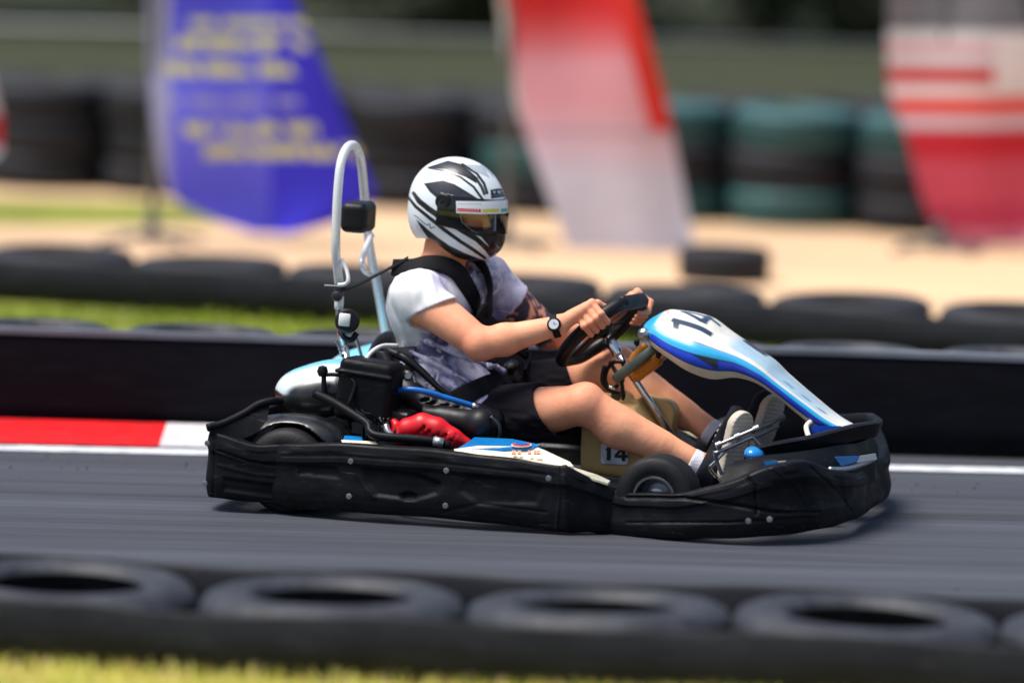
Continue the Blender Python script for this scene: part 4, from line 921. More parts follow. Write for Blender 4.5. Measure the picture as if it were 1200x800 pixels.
mb.build('tank_number', 'letter_black', tank, smooth=False)
# ---- pedals (chrome rod frames in front of the soles)
def pedal(yc, a, b, foot):
    mb = MB()
    for dy in (0, -.026): mb.add(*tube_geo([a+V(dy*.4, 0, dy), b+V(dy*.4, 0, dy)], .0060, 10, 0))
    for P_ in (a, (a+b)/2, b): mb.add(*lathe_geo([(.0, -.010), (.010, -.008), (.010, .008), (.0, .010)], P_, b-a, 12))
    mb.add(*tube_geo([a+V(-.01, 0, -.02), (a+foot)/2+V(-.012, 0, 0), foot], .006, 8, 4))
    mb.build('pedal', 'pedal_steel', kart, angle=40)
pedal(0, K(842, 521, -.225), K(886, 502, -.18), K(846, 556, -.21))
pedal(0, K(884, 504, .03), K(917, 489, .07), K(893, 524, .03))
tube('pedal_link', KL((858, 520, -.20), (838, 541, -.21), (832, 549, -.21), (840, 560, -.20)), .0055, 'chrome', smooth=3)
tube('pedal_pivot', [V(.44, -.22, .07), V(.44, .22, .07)], .010, 'dark_steel', smooth=0)

# ---- front fairing with the number plate
def fairing():
    # near top edge, near bottom edge, half width, crown height
    S = [((756, 383), (757, 387), .060, .010), ((759, 386), (759, 394), .095, .030), ((767, 391), (765, 404), .120, .060), ((785, 402), (782, 417), .150, .078), ((810, 411), (808, 434), .172, .078), ((835, 417), (835, 443), .165, .050),
         ((862, 424), (862, 441), .145, .026), ((885, 436), (886, 447), .135, .018), ((905, 450), (908, 461), .118, .008), ((940, 476), (935, 483), .100, .006), ((972, 498), (958, 500), .085, .005), ((1002, 510), (990, 512), .060, .004)]
    A = []
    for (t_, b_, w_, c_) in S: a = K(*t_, -w_); b = K(*b_, -w_*.93); A.append([a[0], a[2], b[0], b[2], w_, c_])
    A = catmull(A, 16); n = len(A); ns = 181; v = []; uv = []
    for i in range(n):
        ax, az, bx, bz, w_, c_ = A[i]
        dn = V(bx-ax, 0, bz-az)
        # tangent along the spine, used for the crown direction
        j0, j1 = max(i-1, 0), min(i+1, n-1); tx, tz = A[j1][0]-A[j0][0], A[j1][1]-A[j0][1]; l = math.hypot(tx, tz); nx, nz = -tz/l, tx/l
        if nz < 0: nx, nz = -nx, -nz
        for j in range(ns):
            s = -1+2*j/(ns-1)
            if abs(s) <= .72:
                u = s/.72; y = w_*u*.985; cr = c_*(1-u*u)**.7 if abs(u) < 1 else 0
                v.append((ax+nx*cr, y, az+nz*cr)); uv.append((i/(n-1), u))
            else:
                q = (abs(s)-.72)/.28; y = math.copysign(w_*(.985+.05*math.sin(q*math.pi)-.06*q), s)
                v.append((ax+dn[0]*q, y, az+dn[2]*q)); uv.append((i/(n-1), math.copysign(1+q, s)))
    v = np.array(v); uv = np.array(uv); t = uv[:, 0]; u = uv[:, 1]; au = np.abs(u)
    f = [(i*ns+j, i*ns+j+1, (i+1)*ns+j+1, (i+1)*ns+j) for i in range(n-1) for j in range(ns-1)]
    col = np.zeros((len(v), 4)); col[:] = (*lin((236, 232, 222)), 1); T = t*11
    ss = lambda x, a, w=.02: np.clip((x-a)/w+.5, 0, 1)
    lb = lin((40, 170, 225)); db = lin((15, 60, 195)); cr = lin((205, 190, 165)); wh = lin((240, 238, 232))
    paint(col, ss(T, 5.4, .5)*(1-ss(T, 9.6, 1.2))*(1-ss(au, .72, .1)), lin((175, 205, 222)))
    paint(col, ss(au, .92, .02), lb)
    paint(col, ss(au, 1.12, .02), db)
    paint(col, ss(au, 1.12, .02)*(1-ss(au, 1.16, .02)), lin((10, 25, 60)))
    paint(col, ss(au, 1.56, .02)*(1-ss(au, 1.61, .02)), lin((10, 14, 25)))
    paint(col, ss(au, 1.61, .02), cr)
    paint(col, ss(au, .90, .012)*(1-ss(au, .92, .012)), lin((70, 120, 160)))
    paint(col, (1-ss(T, 1.75, .25)), lb)
    # bright rim line inside the edge of the plate
    # shade of the hollows under the plate, painted into the colour, near and far side
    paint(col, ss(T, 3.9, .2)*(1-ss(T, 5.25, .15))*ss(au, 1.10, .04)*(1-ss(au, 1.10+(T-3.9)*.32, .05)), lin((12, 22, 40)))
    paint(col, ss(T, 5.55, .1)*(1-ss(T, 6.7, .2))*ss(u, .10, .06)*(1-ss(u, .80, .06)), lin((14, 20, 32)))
    # number 14 painted on the plate: (along spine, across)
    P = np.stack([(T-3.45)*.86+3.6, u*2.5+.80], 1); ink = lin((40, 62, 84)); sft = .035
    for poly in ([(2.75, -.90), (4.55, -.90), (4.55, -.56), (2.75, -.56)], [(2.75, -.72), (3.05, -1.22), (3.34, -1.22), (3.22, -.80)], [(2.75, .48), (4.55, .48), (4.55, .82), (2.75, .82)], [(3.85, -.25), (4.12, -.25), (4.12, 1.12), (3.85, 1.12)], [(2.75, .48), (3.0, .60), (4.12, -.05), (4.12, -.25), (3.85, -.25)]):
        paint(col, poly_mask(P, poly, sft), ink)
    for (a, b) in ((2.2, -.6), (2.28, -.2), (2.2, .15)): paint(col, poly_mask(P, [(a, b), (a+.16, b+.02), (a+.14, b+.28), (a+.02, b+.26)], .05), lin((225, 150, 130)))
    for (a, b) in ((7.6, -.3), (8.1, -.2), (8.6, -.25)): paint(col, poly_mask(P, [(a, b), (a+.3, b), (a+.35, b+.6), (a+.1, b+.55)], .05), lin((120, 150, 185)))
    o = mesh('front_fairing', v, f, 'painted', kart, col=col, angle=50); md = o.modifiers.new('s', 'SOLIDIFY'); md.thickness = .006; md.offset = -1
    return o, A
fair, FA = fairing()
v, f = lathe_geo([(.0, 0), (.016, .004), (.018, .02), (.010, .03)], K(760, 391, -.115)+V(-.01, .01, 0), (-.3, -1, -.1), 18); mesh('fairing_fixing', v, f, 'steel', kart, angle=35)
tube('fairing_bracket', KL((760, 392, -.09), (766, 404, -.06), (772, 412, -.03), (768, 424, 0), (758, 436, .0)), .009, 'smooth_black')
tube('fairing_stay', KL((950, 494, -.10), (945, 500, -.12), (948, 512, -.16), (955, 524, -.22)), .008, 'cream_paint')
patch('fairing_foot', [(944, 499), (985, 499), (1004, 508), (990, 514), (950, 507)], -.11, 'deep_blue')

# =================================================================== DRIVER
so = V(-.36, 0, .13); pr_ = ROOT+V(cT*so[0]-sT*so[1], sT*so[0]+cT*so[1], so[2])
person = empty('person', tuple(pr_), TH); ORG[person.name] = so
tag(person, 'driver in white and lilac t-shirt, black shorts and striped helmet, steering the kart', 'person')
nrm = lambda a: np.asarray(a, float)/np.linalg.norm(a)
# joints
J = dict(pelvis=K(541, 474, 0), waist=K(510, 432, 0), chest=K(503, 362, 0), neck=K(529, 312, .005), nsh=K(486, 346, -.170), fsh=K(570, 328, .165),
         nel=K(563, 403, -.235), fel=K(642, 391, .27), nwr=K(655, 381, -.195), fwr=K(700, 383, .19), nhip=K(562, 496, -.095), fhip=K(575, 472, .095),
         nkn=K(684, 473, -.20), fkn=K(724, 431, .20), nan=K(827, 549, -.135), fan=K(846, 515, .135))
def build_body():
    lo = V(-.66, -.36, .06); hi = V(.56, .36, .99); s = SDF(lo, hi, .0032)
    p = J
    # torso, neck
    s.ell(p['pelvis'], (.12, .155, .10), k=.03); s.ell(p['waist'], (.10, .145, .11), k=.05); s.ell(p['chest'], (.105, .155, .125), k=.05)
    s.cap((p['nsh']+p['chest'])/2+V(0, 0, .02), (p['fsh']+p['chest'])/2+V(0, 0, .02), .075, .075, k=.05)
    s.cap(p['chest']+V(.0, 0, .08), K(541, 268, .0), .066, .062, k=.035)
    # shoulders and arms
    for sh, el, wr, sg in ((p['nsh'], p['nel'], p['nwr'], -1), (p['fsh'], p['fel'], p['fwr'], 1)):
        s.ell(sh, (.06, .06, .06), k=.05); s.cap(sh, el, .058, .047, k=.03, mid=.058); s.ell(el, (.044, .044, .044), k=.02)
        d = wr-el; m_ = el+d*.30+V(0, 0, -.004); s.cap(el, m_, .043, .0465, k=.02); s.cap(m_, wr, .046, .0285, k=.02)
        s.ell(wr, (.03, .022, .03), k=.015)
    # legs
    for hp_, kn, an, sg in ((p['nhip'], p['nkn'], p['nan'], -1), (p['fhip'], p['fkn'], p['fan'], 1)):
        s.cap(hp_, kn, .085, .056, k=.04, mid=.078); s.ell(kn+V(.006, 0, .004), (.056, .054, .056), k=.02)
        d = nrm(an-kn); L_ = np.linalg.norm(an-kn); back = nrm(np.cross(d, V(0, 1, 0))); back = back if back[2] < 0 else -back
        s.cap(kn, kn+d*L_*.30+back*.018, .050, .054, k=.03); s.cap(kn+d*L_*.30+back*.018, kn+d*L_*.62+back*.008, .054, .040, k=.03); s.cap(kn+d*L_*.2, an, .044, .034, k=.03)
        s.cap(kn+d*.06-back*.018, an-back*.006, .022, .018, k=.03)
        s.ell(an+V(0, 0, 0), (.036, .033, .040), k=.02); s.cap(kn-back*.028+d*.0, kn-back*.020+d*.05, .028, .020, k=.02)
        s.cap(an, an+V(.02, 0, -.04), .034, .032, k=.02)
    # head: inside the helmet
    hc_ = HC; A = HF
    g = lambda x, y, z: hc_+x*A[0]+y*A[1]+z*A[2]
    s.ell(g(-.004, 0, .02), (.100, .078, .105), A, k=.02); s.cap(g(.03, 0, -.05), g(.06, 0, -.085), .055, .032, k=.03); s.cap(g(-.02, 0, -.04), g(-.03, 0, -.12), .055, .056, k=.02)
    s.cap(g(.083, 0, .005), g(.106, 0, -.038), .011, .014, k=.012); s.ell(g(.098, 0, -.045), (.014, .020, .011), A, k=.008)
    s.cap(g(.075, -.045, .026), g(.087, -.01, .024), .012, k=.012); s.cap(g(.075, .045, .026), g(.087, .01, .024), .012, k=.012)
    for y in (-.033, .033):
        s.ell(g(.086, y, .004), (.016, .018, .012), A, k=.008, op='sub'); s.ell(g(.069, y, .004), (.015, .015, .015), A, k=.002); s.ell(g(.062, y*1.4, -.03), (.02, .02, .02), A, k=.02)
    s.cap(g(.088, -.022, -.072), g(.088, .022, -.072), .008, k=.008); s.cap(g(.088, -.02, -.081), g(.088, .02, -.081), .008, k=.006)
    # hands
    for sgn, phi, wr, el in ((-1, math.radians(21), p['nwr'], p['nel']), (1, math.pi-math.radians(28), p['fwr'], p['fel'])):
        P = rimpt(phi); r_ = nrm(P-CW); t = nrm(rimpt(phi+.05)-rimpt(phi-.05)); t = t if t[2] > 0 else -t; n_ = n_w
        Q = lambda al, rad, off: P+t*off+rad*(r_*math.cos(math.radians(al))+n_*math.sin(math.radians(al)))
        HQ.append((P, r_, t))
        mcp = [Q(62, .047, o) for o in (.030, .010, -.010, -.029)]
        palm_c = sum(mcp)/4; w_ = wr
        # palm: fan of overlapping tapered bars from the wrist to each knuckle
        for i, m_ in enumerate(mcp):
            st_ = w_+t*(.014-.009*i); s.cap(st_, m_, .0155, .0120, k=.012)
        s.cap(w_, palm_c, .021, .014, k=.014)
        ln_ = (.0, .003, .0, -.006)
        for i, m_ in enumerate(mcp):
            o = (.031, .0105, -.0105, -.030)[i]; R1 = (.0105, .0108, .0102, .0092)[i]
            s.ell(m_+n_*.002+r_*.001, (.0125, .0125, .0125), k=.008)
            a1 = Q(-6-ln_[i]*800, .036, o*1.02); a2 = Q(-78, .0285, o*1.02); a3 = Q(-140, .0265, o)
            s.cap(m_, a1, R1+.001, R1, k=.004); s.cap(a1, a2, R1, R1-.0012, k=.003); s.cap(a2, a3, R1-.0012, R1-.0028, k=.003); s.ell(a1+r_*.001, (.0112, .0112, .0112), k=.004)
        # thumb leaves the index side of the palm near the wrist and closes along the inside of the rim
        b0 = w_+(palm_c-w_)*.35+t*.018-r_*.008; b1 = Q(105, .040, .040); b2 = Q(150, .030, .052); b3 = Q(178, .027, .070)
        s.cap(b0, b1, .017, .0135, k=.014); s.cap(b1, b2, .0125, .0115, k=.005); s.cap(b2, b3, .0115, .0085, k=.004)
    v, q = s.net(); pp = proj(v); col = np.zeros((len(v), 4)); col[:] = (*lin((245, 172, 134)), 1)
    # natural colour differences of the skin
    n1 = vnoise(v, 22, 3)*.5+vnoise(v, 55, 4)*.35+vnoise(v, 12, 5)*.35; col[:, :3] *= (1+np.array([.08, .16, .20])*n1[:, None])
    red = np.zeros(len(v))
    for c_, r_ in ((p['nel'], .07), (p['fel'], .07), (p['nkn'], .075), (p['fkn'], .075), (HQ[0][0], .07), (HQ[1][0], .07), (p['neck'], .09), (p['nan'], .06)):
        red = np.maximum(red, np.exp(-(np.linalg.norm(v-c_, axis=1)/r_)**2))
    m_ = np.clip(red*.45, 0, 1)[:, None]; col[:, :3] = col[:, :3]*(1-m_)+np.array(lin((214, 112, 84)))*m_
    # face painted more saturated to lift it inside the dim helmet; eyes, brows and lips
    hl = (v-HC)@HF.T
    face = (hl[:, 0] > .03) & (np.abs(hl[:, 1]) < .1) & (hl[:, 2] > -.12)
    for y in (-.033, .033):
        d = np.linalg.norm((hl-np.array([.082, y, .004]))/np.array([.03, .010, .0055]), axis=1); paint(col, np.clip(1.5-d, 0, 1)*face, (.75, .72, .70))
        d = np.linalg.norm((hl-np.array([.086, y, .004]))/np.array([.03, .005, .005]), axis=1); paint(col, np.clip(1.5-d, 0, 1)*face, (.03, .02, .015))
        d = np.linalg.norm((hl-np.array([.086, y, .030]))/np.array([.03, .024, .006]), axis=1); paint(col, np.clip(1.6-d, 0, 1)*face, (.05, .03, .02))
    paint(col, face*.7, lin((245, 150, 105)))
    d = np.linalg.norm((hl-np.array([.092, 0, -.077]))/np.array([.03, .026, .009]), axis=1); paint(col, np.clip(1.4-d, 0, 1)*face, lin((180, 85, 75)))
    # tattoo sleeve on the far arm
    ab = p['fel']-p['fsh']; t = ((v-p['fsh'])@ab)/(ab@ab); dist = np.linalg.norm(v-p['fsh']-t[:, None]*ab, axis=1)
    nz = vnoise(v, 40, 8)+.5*vnoise(v, 95, 9); msk = (dist < .085)*np.clip((t-.28)/.05, 0, 1)*np.clip((1.04-t)/.05, 0, 1)
    str_ = vnoise(v*np.array([1, 3.2, .8]), 46, 2)+.4*nz; msk *= np.where(t < .66, np.clip(.85+str_*2.6, 0, 1), np.clip((nz+.75)*4, 0, 1))
    paint(col, msk*.95, lin((34, 50, 74)))
    hair = np.clip((vnoise(v*np.array([1, 1, 1]), 420, 31)-.45)*3, 0, 1)*(v[:, 2] < .62); paint(col, hair*.16, lin((120, 70, 45)))
    return mesh('body', v, q, 'skin', person, col=col)
# helmet frame: axes forward, left, up
yw = math.radians(-13); pt = math.radians(-7)
HC = K(536, 243, .0)
fx = V(math.cos(yw)*math.cos(pt), math.sin(yw)*math.cos(pt), math.sin(pt)); ly = nrm(np.cross(V(0, 0, 1), fx)); uz = np.cross(fx, ly)
HF = np.stack([fx, ly, uz]); HQ = []
build_body()

# ---- helmet
def helm_sdf(s, inf=0.0):
    g = lambda x, y, z: HC+x*HF[0]+y*HF[1]+z*HF[2]
    s.ell(g(-.006, 0, .022), V(.148, .122, .129)+inf, HF, k=.02); s.ell(g(.012, 0, -.028), V(.142, .116, .112)+inf, HF, k=.05)
    s.ell(g(.058, 0, -.084), V(.098, .090, .064)+inf, HF, k=.05); s.ell(g(-.060, 0, -.045), V(.078, .100, .085)+inf, HF, k=.03)
    pass
    return g
def hz(u, v): return (465+u/5.333, 170+v/5.333)
def hzp(l): return [hz(*a) for a in l]
s = SDF(HC-.20, HC+.20, .0019); g = helm_sdf(s)
s.half(g(0, 0, -.136), V(*(-HF[2]*1.0+HF[0]*(-.10))))          # lower opening, slightly higher at the back
s.ell(g(-.008, 0, -.03), (.118, .092, .118), HF, k=0, op='sub'); s.cap(g(-.02, 0, -.06), g(-.02, 0, -.2), .088, .090, k=.01, op='sub')
s.box(g(.14, 0, .004), (.115, .13, .042), HF, .03, .006, op='sub')
v, q = s.net(); hl = (v-HC)@HF.T; mv = hl.copy(); mv[:, 1] = -np.abs(mv[:, 1]); vm = HC+mv@HF; pp = proj(vm)
col = np.zeros((len(v), 4)); col[:] = (*lin((226, 234, 240)), 1); BK = lin((16, 17, 22)); DK = lin((44, 46, 54)); GY = lin((170, 180, 190))
def hp_(l, c=BK, soft=.45): paint(col, poly_mask(pp, hzp(l), soft), c)
def hlm(l, w, c=BK): paint(col, line_mask(pp, hzp(l), np.asarray(w)*1.75, .4), c)
hp_([(185, 140), (320, 97), (400, 118), (455, 160), (510, 208), (498, 240), (430, 200), (300, 152), (200, 146)]); hp_([(240, 130), (320, 107), (390, 128), (450, 172), (490, 214), (430, 186), (330, 148)], DK)
hlm([(200, 146), (300, 162), (400, 202), (480, 262), (540, 345)], [.8, 1.2, 1.4, 1.6, 1.6]); hlm([(410, 120), (500, 178), (545, 240), (565, 300)], 1.8); hlm([(500, 215), (530, 262), (548, 305)], 2.0, DK)
hp_([(430, 118), (540, 130), (585, 208), (540, 190), (480, 160)], GY)
hp_([(168, 240), (290, 222), (360, 245), (440, 292), (530, 350), (690, 350), (690, 590), (640, 612), (560, 585), (450, 548), (380, 515), (300, 462), (262, 400), (250, 332), (205, 292)])
hp_([(185, 246), (285, 230), (350, 252), (430, 300), (490, 338), (390, 335), (320, 305), (270, 320)], DK)
hlm([(104, 300), (140, 352), (200, 400), (270, 448), (320, 480), (400, 532), (500, 590), (560, 648), (602, 712)], [2.2, 3.6, 3.8, 4.0, 3.2, 3.0, 3.2, 3.0, 1.8])
hlm([(62, 315), (118, 385), (200, 452), (300, 532), (400, 604), (480, 655), (552, 706)], [1.6, 2.2, 2.4, 2.6, 2.4, 2.4, 1.8])
hlm([(450, 548), (520, 600), (575, 650), (618, 715)], [3.5, 2.4, 2.4, 2.0]); hlm([(535, 560), (585, 620), (618, 690)], 3.2); hlm([(590, 600), (625, 650), (640, 690)], 2.4)
hp_([(120, 462), (165, 500), (190, 525), (260, 580), (330, 628), (420, 672), (520, 712), (620, 738), (660, 760), (500, 790), (330, 760), (230, 690), (205, 610), (175, 575), (200, 590), (150, 520)])
hp_([(120, 470), (150, 520), (195, 585), (160, 560), (118, 520)], lin((210, 216, 226)))
hp_([(545, 568), (600, 580), (700, 580), (700, 650), (650, 678), (635, 640), (600, 600)]); hp_([(612, 676), (648, 664), (654, 704), (626, 716)], lin((215, 235, 60)))
hp_([(585, 280), (662, 266), (674, 322), (590, 336)]); hp_([(598, 290), (620, 287), (612, 306)], GY, .3); hp_([(628, 286), (650, 283), (654, 300), (634, 304)], GY, .3); hlm([(596, 318), (668, 308)], 1.0, lin((70, 74, 96)))
hlm([(110, 440), (130, 452), (150, 470), (172, 490), (190, 500), (204, 494), (212, 520), (236, 512)], .7, lin((90, 96, 110)))
hel = mesh('helmet', v, q, 'helmet_shell', person, col=col)
# pivot disc and vents
mb = MB(); P0 = HC+HF[0]*.0; 
def on_shell(px, py, out=.0):
    # nearest shell vertex of the near side at a measured photo point
    d = np.linalg.norm(pp-np.array([px, py]), axis=1)+np.where(hl[:, 1] > 0, 1e3, 0); k = np.argsort(d)[:400]; cand = k[d[k] < d[k[0]]+1.0]; b = cand[np.argmin(v[cand, 1])]; return v[b]
pd = on_shell(*hz(290, 350)); axd = nrm(-HF[1]*1.0)
pd = pd-axd*(.004)
v1, f1 = lathe_geo([(.026, 0), (.026, .006), (.022, .009), (.012, .010), (.011, .006), (.008, .006), (.007, .011), (0.002, .0115)], pd, axd, 30); mesh('visor_pivot', v1, f1, 'smooth_black', hel, angle=30)
pdl = (pd-HC)@HF.T; pf = HC+(pdl*V(1, -1, 1))@HF; v1, f1 = lathe_geo([(.026, 0), (.026, .006), (.022, .009), (.012, .010), (.011, .006), (.008, .006), (.007, .011), (0.002, .0115)], pf, -axd, 30); mesh('visor_pivot', v1, f1, 'smooth_black', hel, angle=30)
# liner inside the shell
s = SDF(HC-.16, HC+.16, .004); s.ell(HC+HF[0]*-.012+HF[2]*-.01, (.126, .104, .122), HF, k=0); s.ell(HC+HF[0]*.012+HF[2]*-.01, (.105, .080, .11), HF, k=0, op='sub'); s.box(HC+HF[0]*.14+HF[2]*.004, (.10, .13, .042), HF, .02, 0, 'sub')
s.half(HC-HF[2]*.118, -HF[2]); s.cap(HC-HF[2]*.06, HC-HF[2]*.2, .082, .085, k=.01, op='sub'); v2, q2 = s.net(); mesh('helmet_liner', v2, q2, 'liner', hel)
s = SDF(HC-.2, HC+.2, .003); s.cap(HC+V(.045, 0, -.10), HC+V(.0, 0, -.150), .066, .056, k=.01); s.half(HC+V(0, 0, -.138), (0, 0, -1)); v2, q2 = s.net(); mesh('neck_roll', v2, q2, 'liner', hel)
# visor: offset patch of the shell
s = SDF(HC-.20, HC+.20, .0019); helm_sdf(s, .0050); inn = SDF(HC-.20, HC+.20, .0019); helm_sdf(inn, -.0005); s.f = np.maximum(s.f, -inn.f); del inn
s.half(HC-HF[0]*-.002, -HF[0]); s.half(HC+HF[2]*.054, HF[2]+HF[0]*.02); s.half(HC-HF[2]*.044, -HF[2]+HF[0]*-.05)
v3, q3 = s.net(); l3 = (v3-HC)@HF.T; m3 = l3.copy(); m3[:, 1] = -np.abs(m3[:, 1]); p3 = proj(HC+m3@HF); c3 = np.zeros((len(v3), 4)); c3[:] = (*BK, 1)
win = poly_mask(p3, hzp([(395, 425), (560, 432), (760, 418), (760, 560), (640, 585), (560, 572), (470, 535), (405, 480)]), .6)
paint(c3, win, (.5, .52, .55), 0.0)
real = proj(v3)      # the sunstrip sticker runs once around the front
def vp(l, c, sft=.35): paint(c3, poly_mask(p3, hzp(l), sft), c, 1.0)
vp([(370, 350), (540, 352), (700, 345), (800, 335), (800, 420), (700, 428), (530, 434), (372, 425)], lin((232, 234, 236)))
vp([(378, 395), (526, 401), (526, 420), (378, 416)], lin((205, 30, 50))); vp([(535, 401), (640, 398), (640, 418), (535, 422)], lin((215, 205, 60))); vp([(650, 398), (800, 385), (800, 412), (650, 418)], lin((70, 185, 170)))
for i in range(9): vp([(380+i*17, 364), (391+i*17, 364), (391+i*17, 372), (380+i*17, 372)], lin((170, 178, 186)), .3)
for i in range(8): vp([(384+i*17, 403), (392+i*17, 403), (392+i*17, 413), (384+i*17, 413)], lin((235, 170, 175)), .3)
keep = np.ones(len(v3), bool)
mesh('visor', v3, q3, 'visor', hel, col=c3)

# ---- t-shirt
def folds(s, sl=None, amp=.006):
    sl, P = s.win(s.lo, s.lo+s.h*s.n); near_ = np.abs(s.f) < .03; Q = P[near_]
    d = vnoise(Q*np.array([1, .8, .55]), 16, 11)*amp*1.0+vnoise(Q*np.array([1.5, 1, .7])+.3*Q[:, [2, 0, 1]], 34, 12)*amp*.55
    s.f[near_] -= (d).astype(np.float32)
p = J
s = SDF(V(-.66, -.34, .22), V(-.14, .34, .80), .0034)
s.ell(p['pelvis']+V(-.02, 0, .05), (.135, .172, .10), k=.04); s.ell(p['waist'], (.118, .165, .12), k=.05); s.ell(p['chest'], (.120, .170, .135), k=.05)
s.cap((p['nsh']+p['chest'])/2+V(0, 0, .02), (p['fsh']+p['chest'])/2+V(0, 0, .02), .088, .088, k=.05); s.cap(p['chest']+V(.0, 0, .07), p['neck'], .082, .072, k=.04)
for sh, el in ((p['nsh'], p['nel']), (p['fsh'], p['fel'])):
    e_ = sh+(el-sh)*.50; s.ell(sh+V(-.004, 0, .004), (.069, .069, .069), k=.05); s.cap(sh, e_, .067, .070, k=.03)
for zz, an_ in ((0, .4), (.05, .9), (-.05, -.2)):
    a_ = K(470, 440, -.16)+V(0, 0, zz*.8); s.cap(a_, a_+V(.16, .0, -.06+zz*.6), .006, .004, k=.02, op='add')
s.ell(K(568, 466, -.125), (.050, .060, .024), frame(V(-.3, -.2, 1)), k=.01); s.ell(K(582, 468, -.10), (.030, .05, .014), k=.01)
# soft rolls of cloth at the belly
for (a_, b_, r_) in (((482, 412, -.165), (560, 452, -.165), .012), ((478, 430, -.165), (560, 465, -.16), .010), ((500, 400, -.165), (575, 430, -.14), .011), ((530, 400, -.15), (590, 435, -.10), .012), ((560, 478, -.165), (588, 470, -.12), .016)):
    s.cap(K(*a_), K(*b_), r_, r_*.6, k=.02)
folds(s)
for sh, el, sg in ((p['nsh'], p['nel'], -1), (p['fsh'], p['fel'], 1)):
    d = nrm(el-sh); c_ = sh+(el-sh)*.42
    # cuff cut: only around the arm
    lo_ = c_-.10; hi_ = c_+.16; sl, P = s.win(lo_, hi_); t = (P-c_)@d; rad = np.linalg.norm(P-c_-t[..., None]*d, axis=-1)
    if sg < 0: c2 = K(505, 361, -.22); d2 = nrm(d*.45+V(.15, 0, -.85))
    else: c2 = c_; d2 = d
    t2 = (P-c2)@d2; sel = (t2 > -.0) & (rad < .088) & ((P-sh)@d > -.03) & (P[..., 1]*sg > .125); s.f[sl] = np.where(sel, np.maximum(s.f[sl], t2), s.f[sl])
nk = K(540, 268, 0); s.cap(p['chest']+V(.035, 0, .095), nk+V(.02, 0, 0), .072, .078, k=.01, op='sub')
s.half(p['neck']+V(0, 0, .018), V(-.25, 0, 1)); 
s.half(K(560, 487, 0), V(.30, 0, -1))
v, q = s.net(); pv = v.copy(); pp = proj(v); col = np.zeros((len(v), 4)); col[:] = (.86, .86, .87, 0)
wm = poly_mask(pp, [(430, 420), (432, 330), (462, 296), (500, 290), (503, 302), (508, 330), (515, 357), (487, 366), (500, 378), (478, 378), (474, 395), (473, 408), (455, 420)], .8)*np.clip((.02-v[:, 1])/.02, 0, 1)
back = np.clip((-.47-v[:, 0])/.02, 0, 1)*np.clip((v[:, 2]-.46)/.03, 0, 1); wm = np.maximum(wm, back)
sl_ = poly_mask(pp, [(506, 296), (522, 308), (545, 330), (548, 360), (516, 366), (508, 330)], .8)*np.clip((.0-v[:, 1])/.02, 0, 1)
col[:, 3] = wm; paint(col, sl_, lin((214, 208, 230)), .9)
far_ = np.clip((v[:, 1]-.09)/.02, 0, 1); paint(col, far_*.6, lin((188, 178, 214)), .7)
paint(col, np.clip(poly_mask(pp, [(530, 314), (548, 345), (545, 372), (520, 352)], 1)*np.clip(-v[:, 1]*50, 0, 1), 0, 1), (.84, .84, .86), .8)
mesh('t_shirt', v, q, 'shirt', person, col=col)

# ---- shorts
s = SDF(V(-.54, -.34, .12), V(.12, .36, .52), .004)
s.ell(p['pelvis']+V(.0, 0, -.01), (.135, .172, .105), k=.04)
for hp2, kn, fr in ((p['nhip'], p['nkn'], .66), (p['fhip'], p['fkn'], .60)):
    e_ = hp2+(kn-hp2)*.9; s.cap(hp2, e_, .100, .088, k=.05)
sl, P = s.win(s.lo, s.lo+s.h*s.n); nn2 = np.abs(s.f) < .03; Q = P[nn2]; s.f[nn2] -= (vnoise(Q*np.array([.6, 1, 1.3]), 18, 21)*.006+vnoise(Q*np.array([.8, 1, 2]), 40, 22)*.003).astype(np.float32)
for hp2, kn, pxc, sg in ((p['nhip'], p['nkn'], (650, 488, -.165), -1), (p['fhip'], p['fkn'], (671, 449, .16), 1)):
    d = nrm(kn-hp2); c_ = K(*pxc); c_ = hp2+d*((c_-hp2)@d)
    dn = nrm(d+V(0, 0, .35)*(1 if sg < 0 else .2)); sl, P = s.win(V(-.54, -.34 if sg < 0 else 0, .12), V(.12, 0 if sg < 0 else .36, .52)); s.f[sl] = np.maximum(s.f[sl], (P-c_)@dn)
    sl, P = s.win(c_-.12, c_+.12); t = (P-c_)@d; rad = np.linalg.norm(P-c_-t[..., None]*d, axis=-1); s.f[sl] = np.maximum(s.f[sl], -np.where((t > -.03) & (P[..., 1]*sg > 0), rad-.0825, .1))
s.half(p['pelvis']+V(0, 0, .10), V(-.15, 0, 1))
v, q = s.net(); mesh('shorts', v, q, 'shorts_cloth', person)

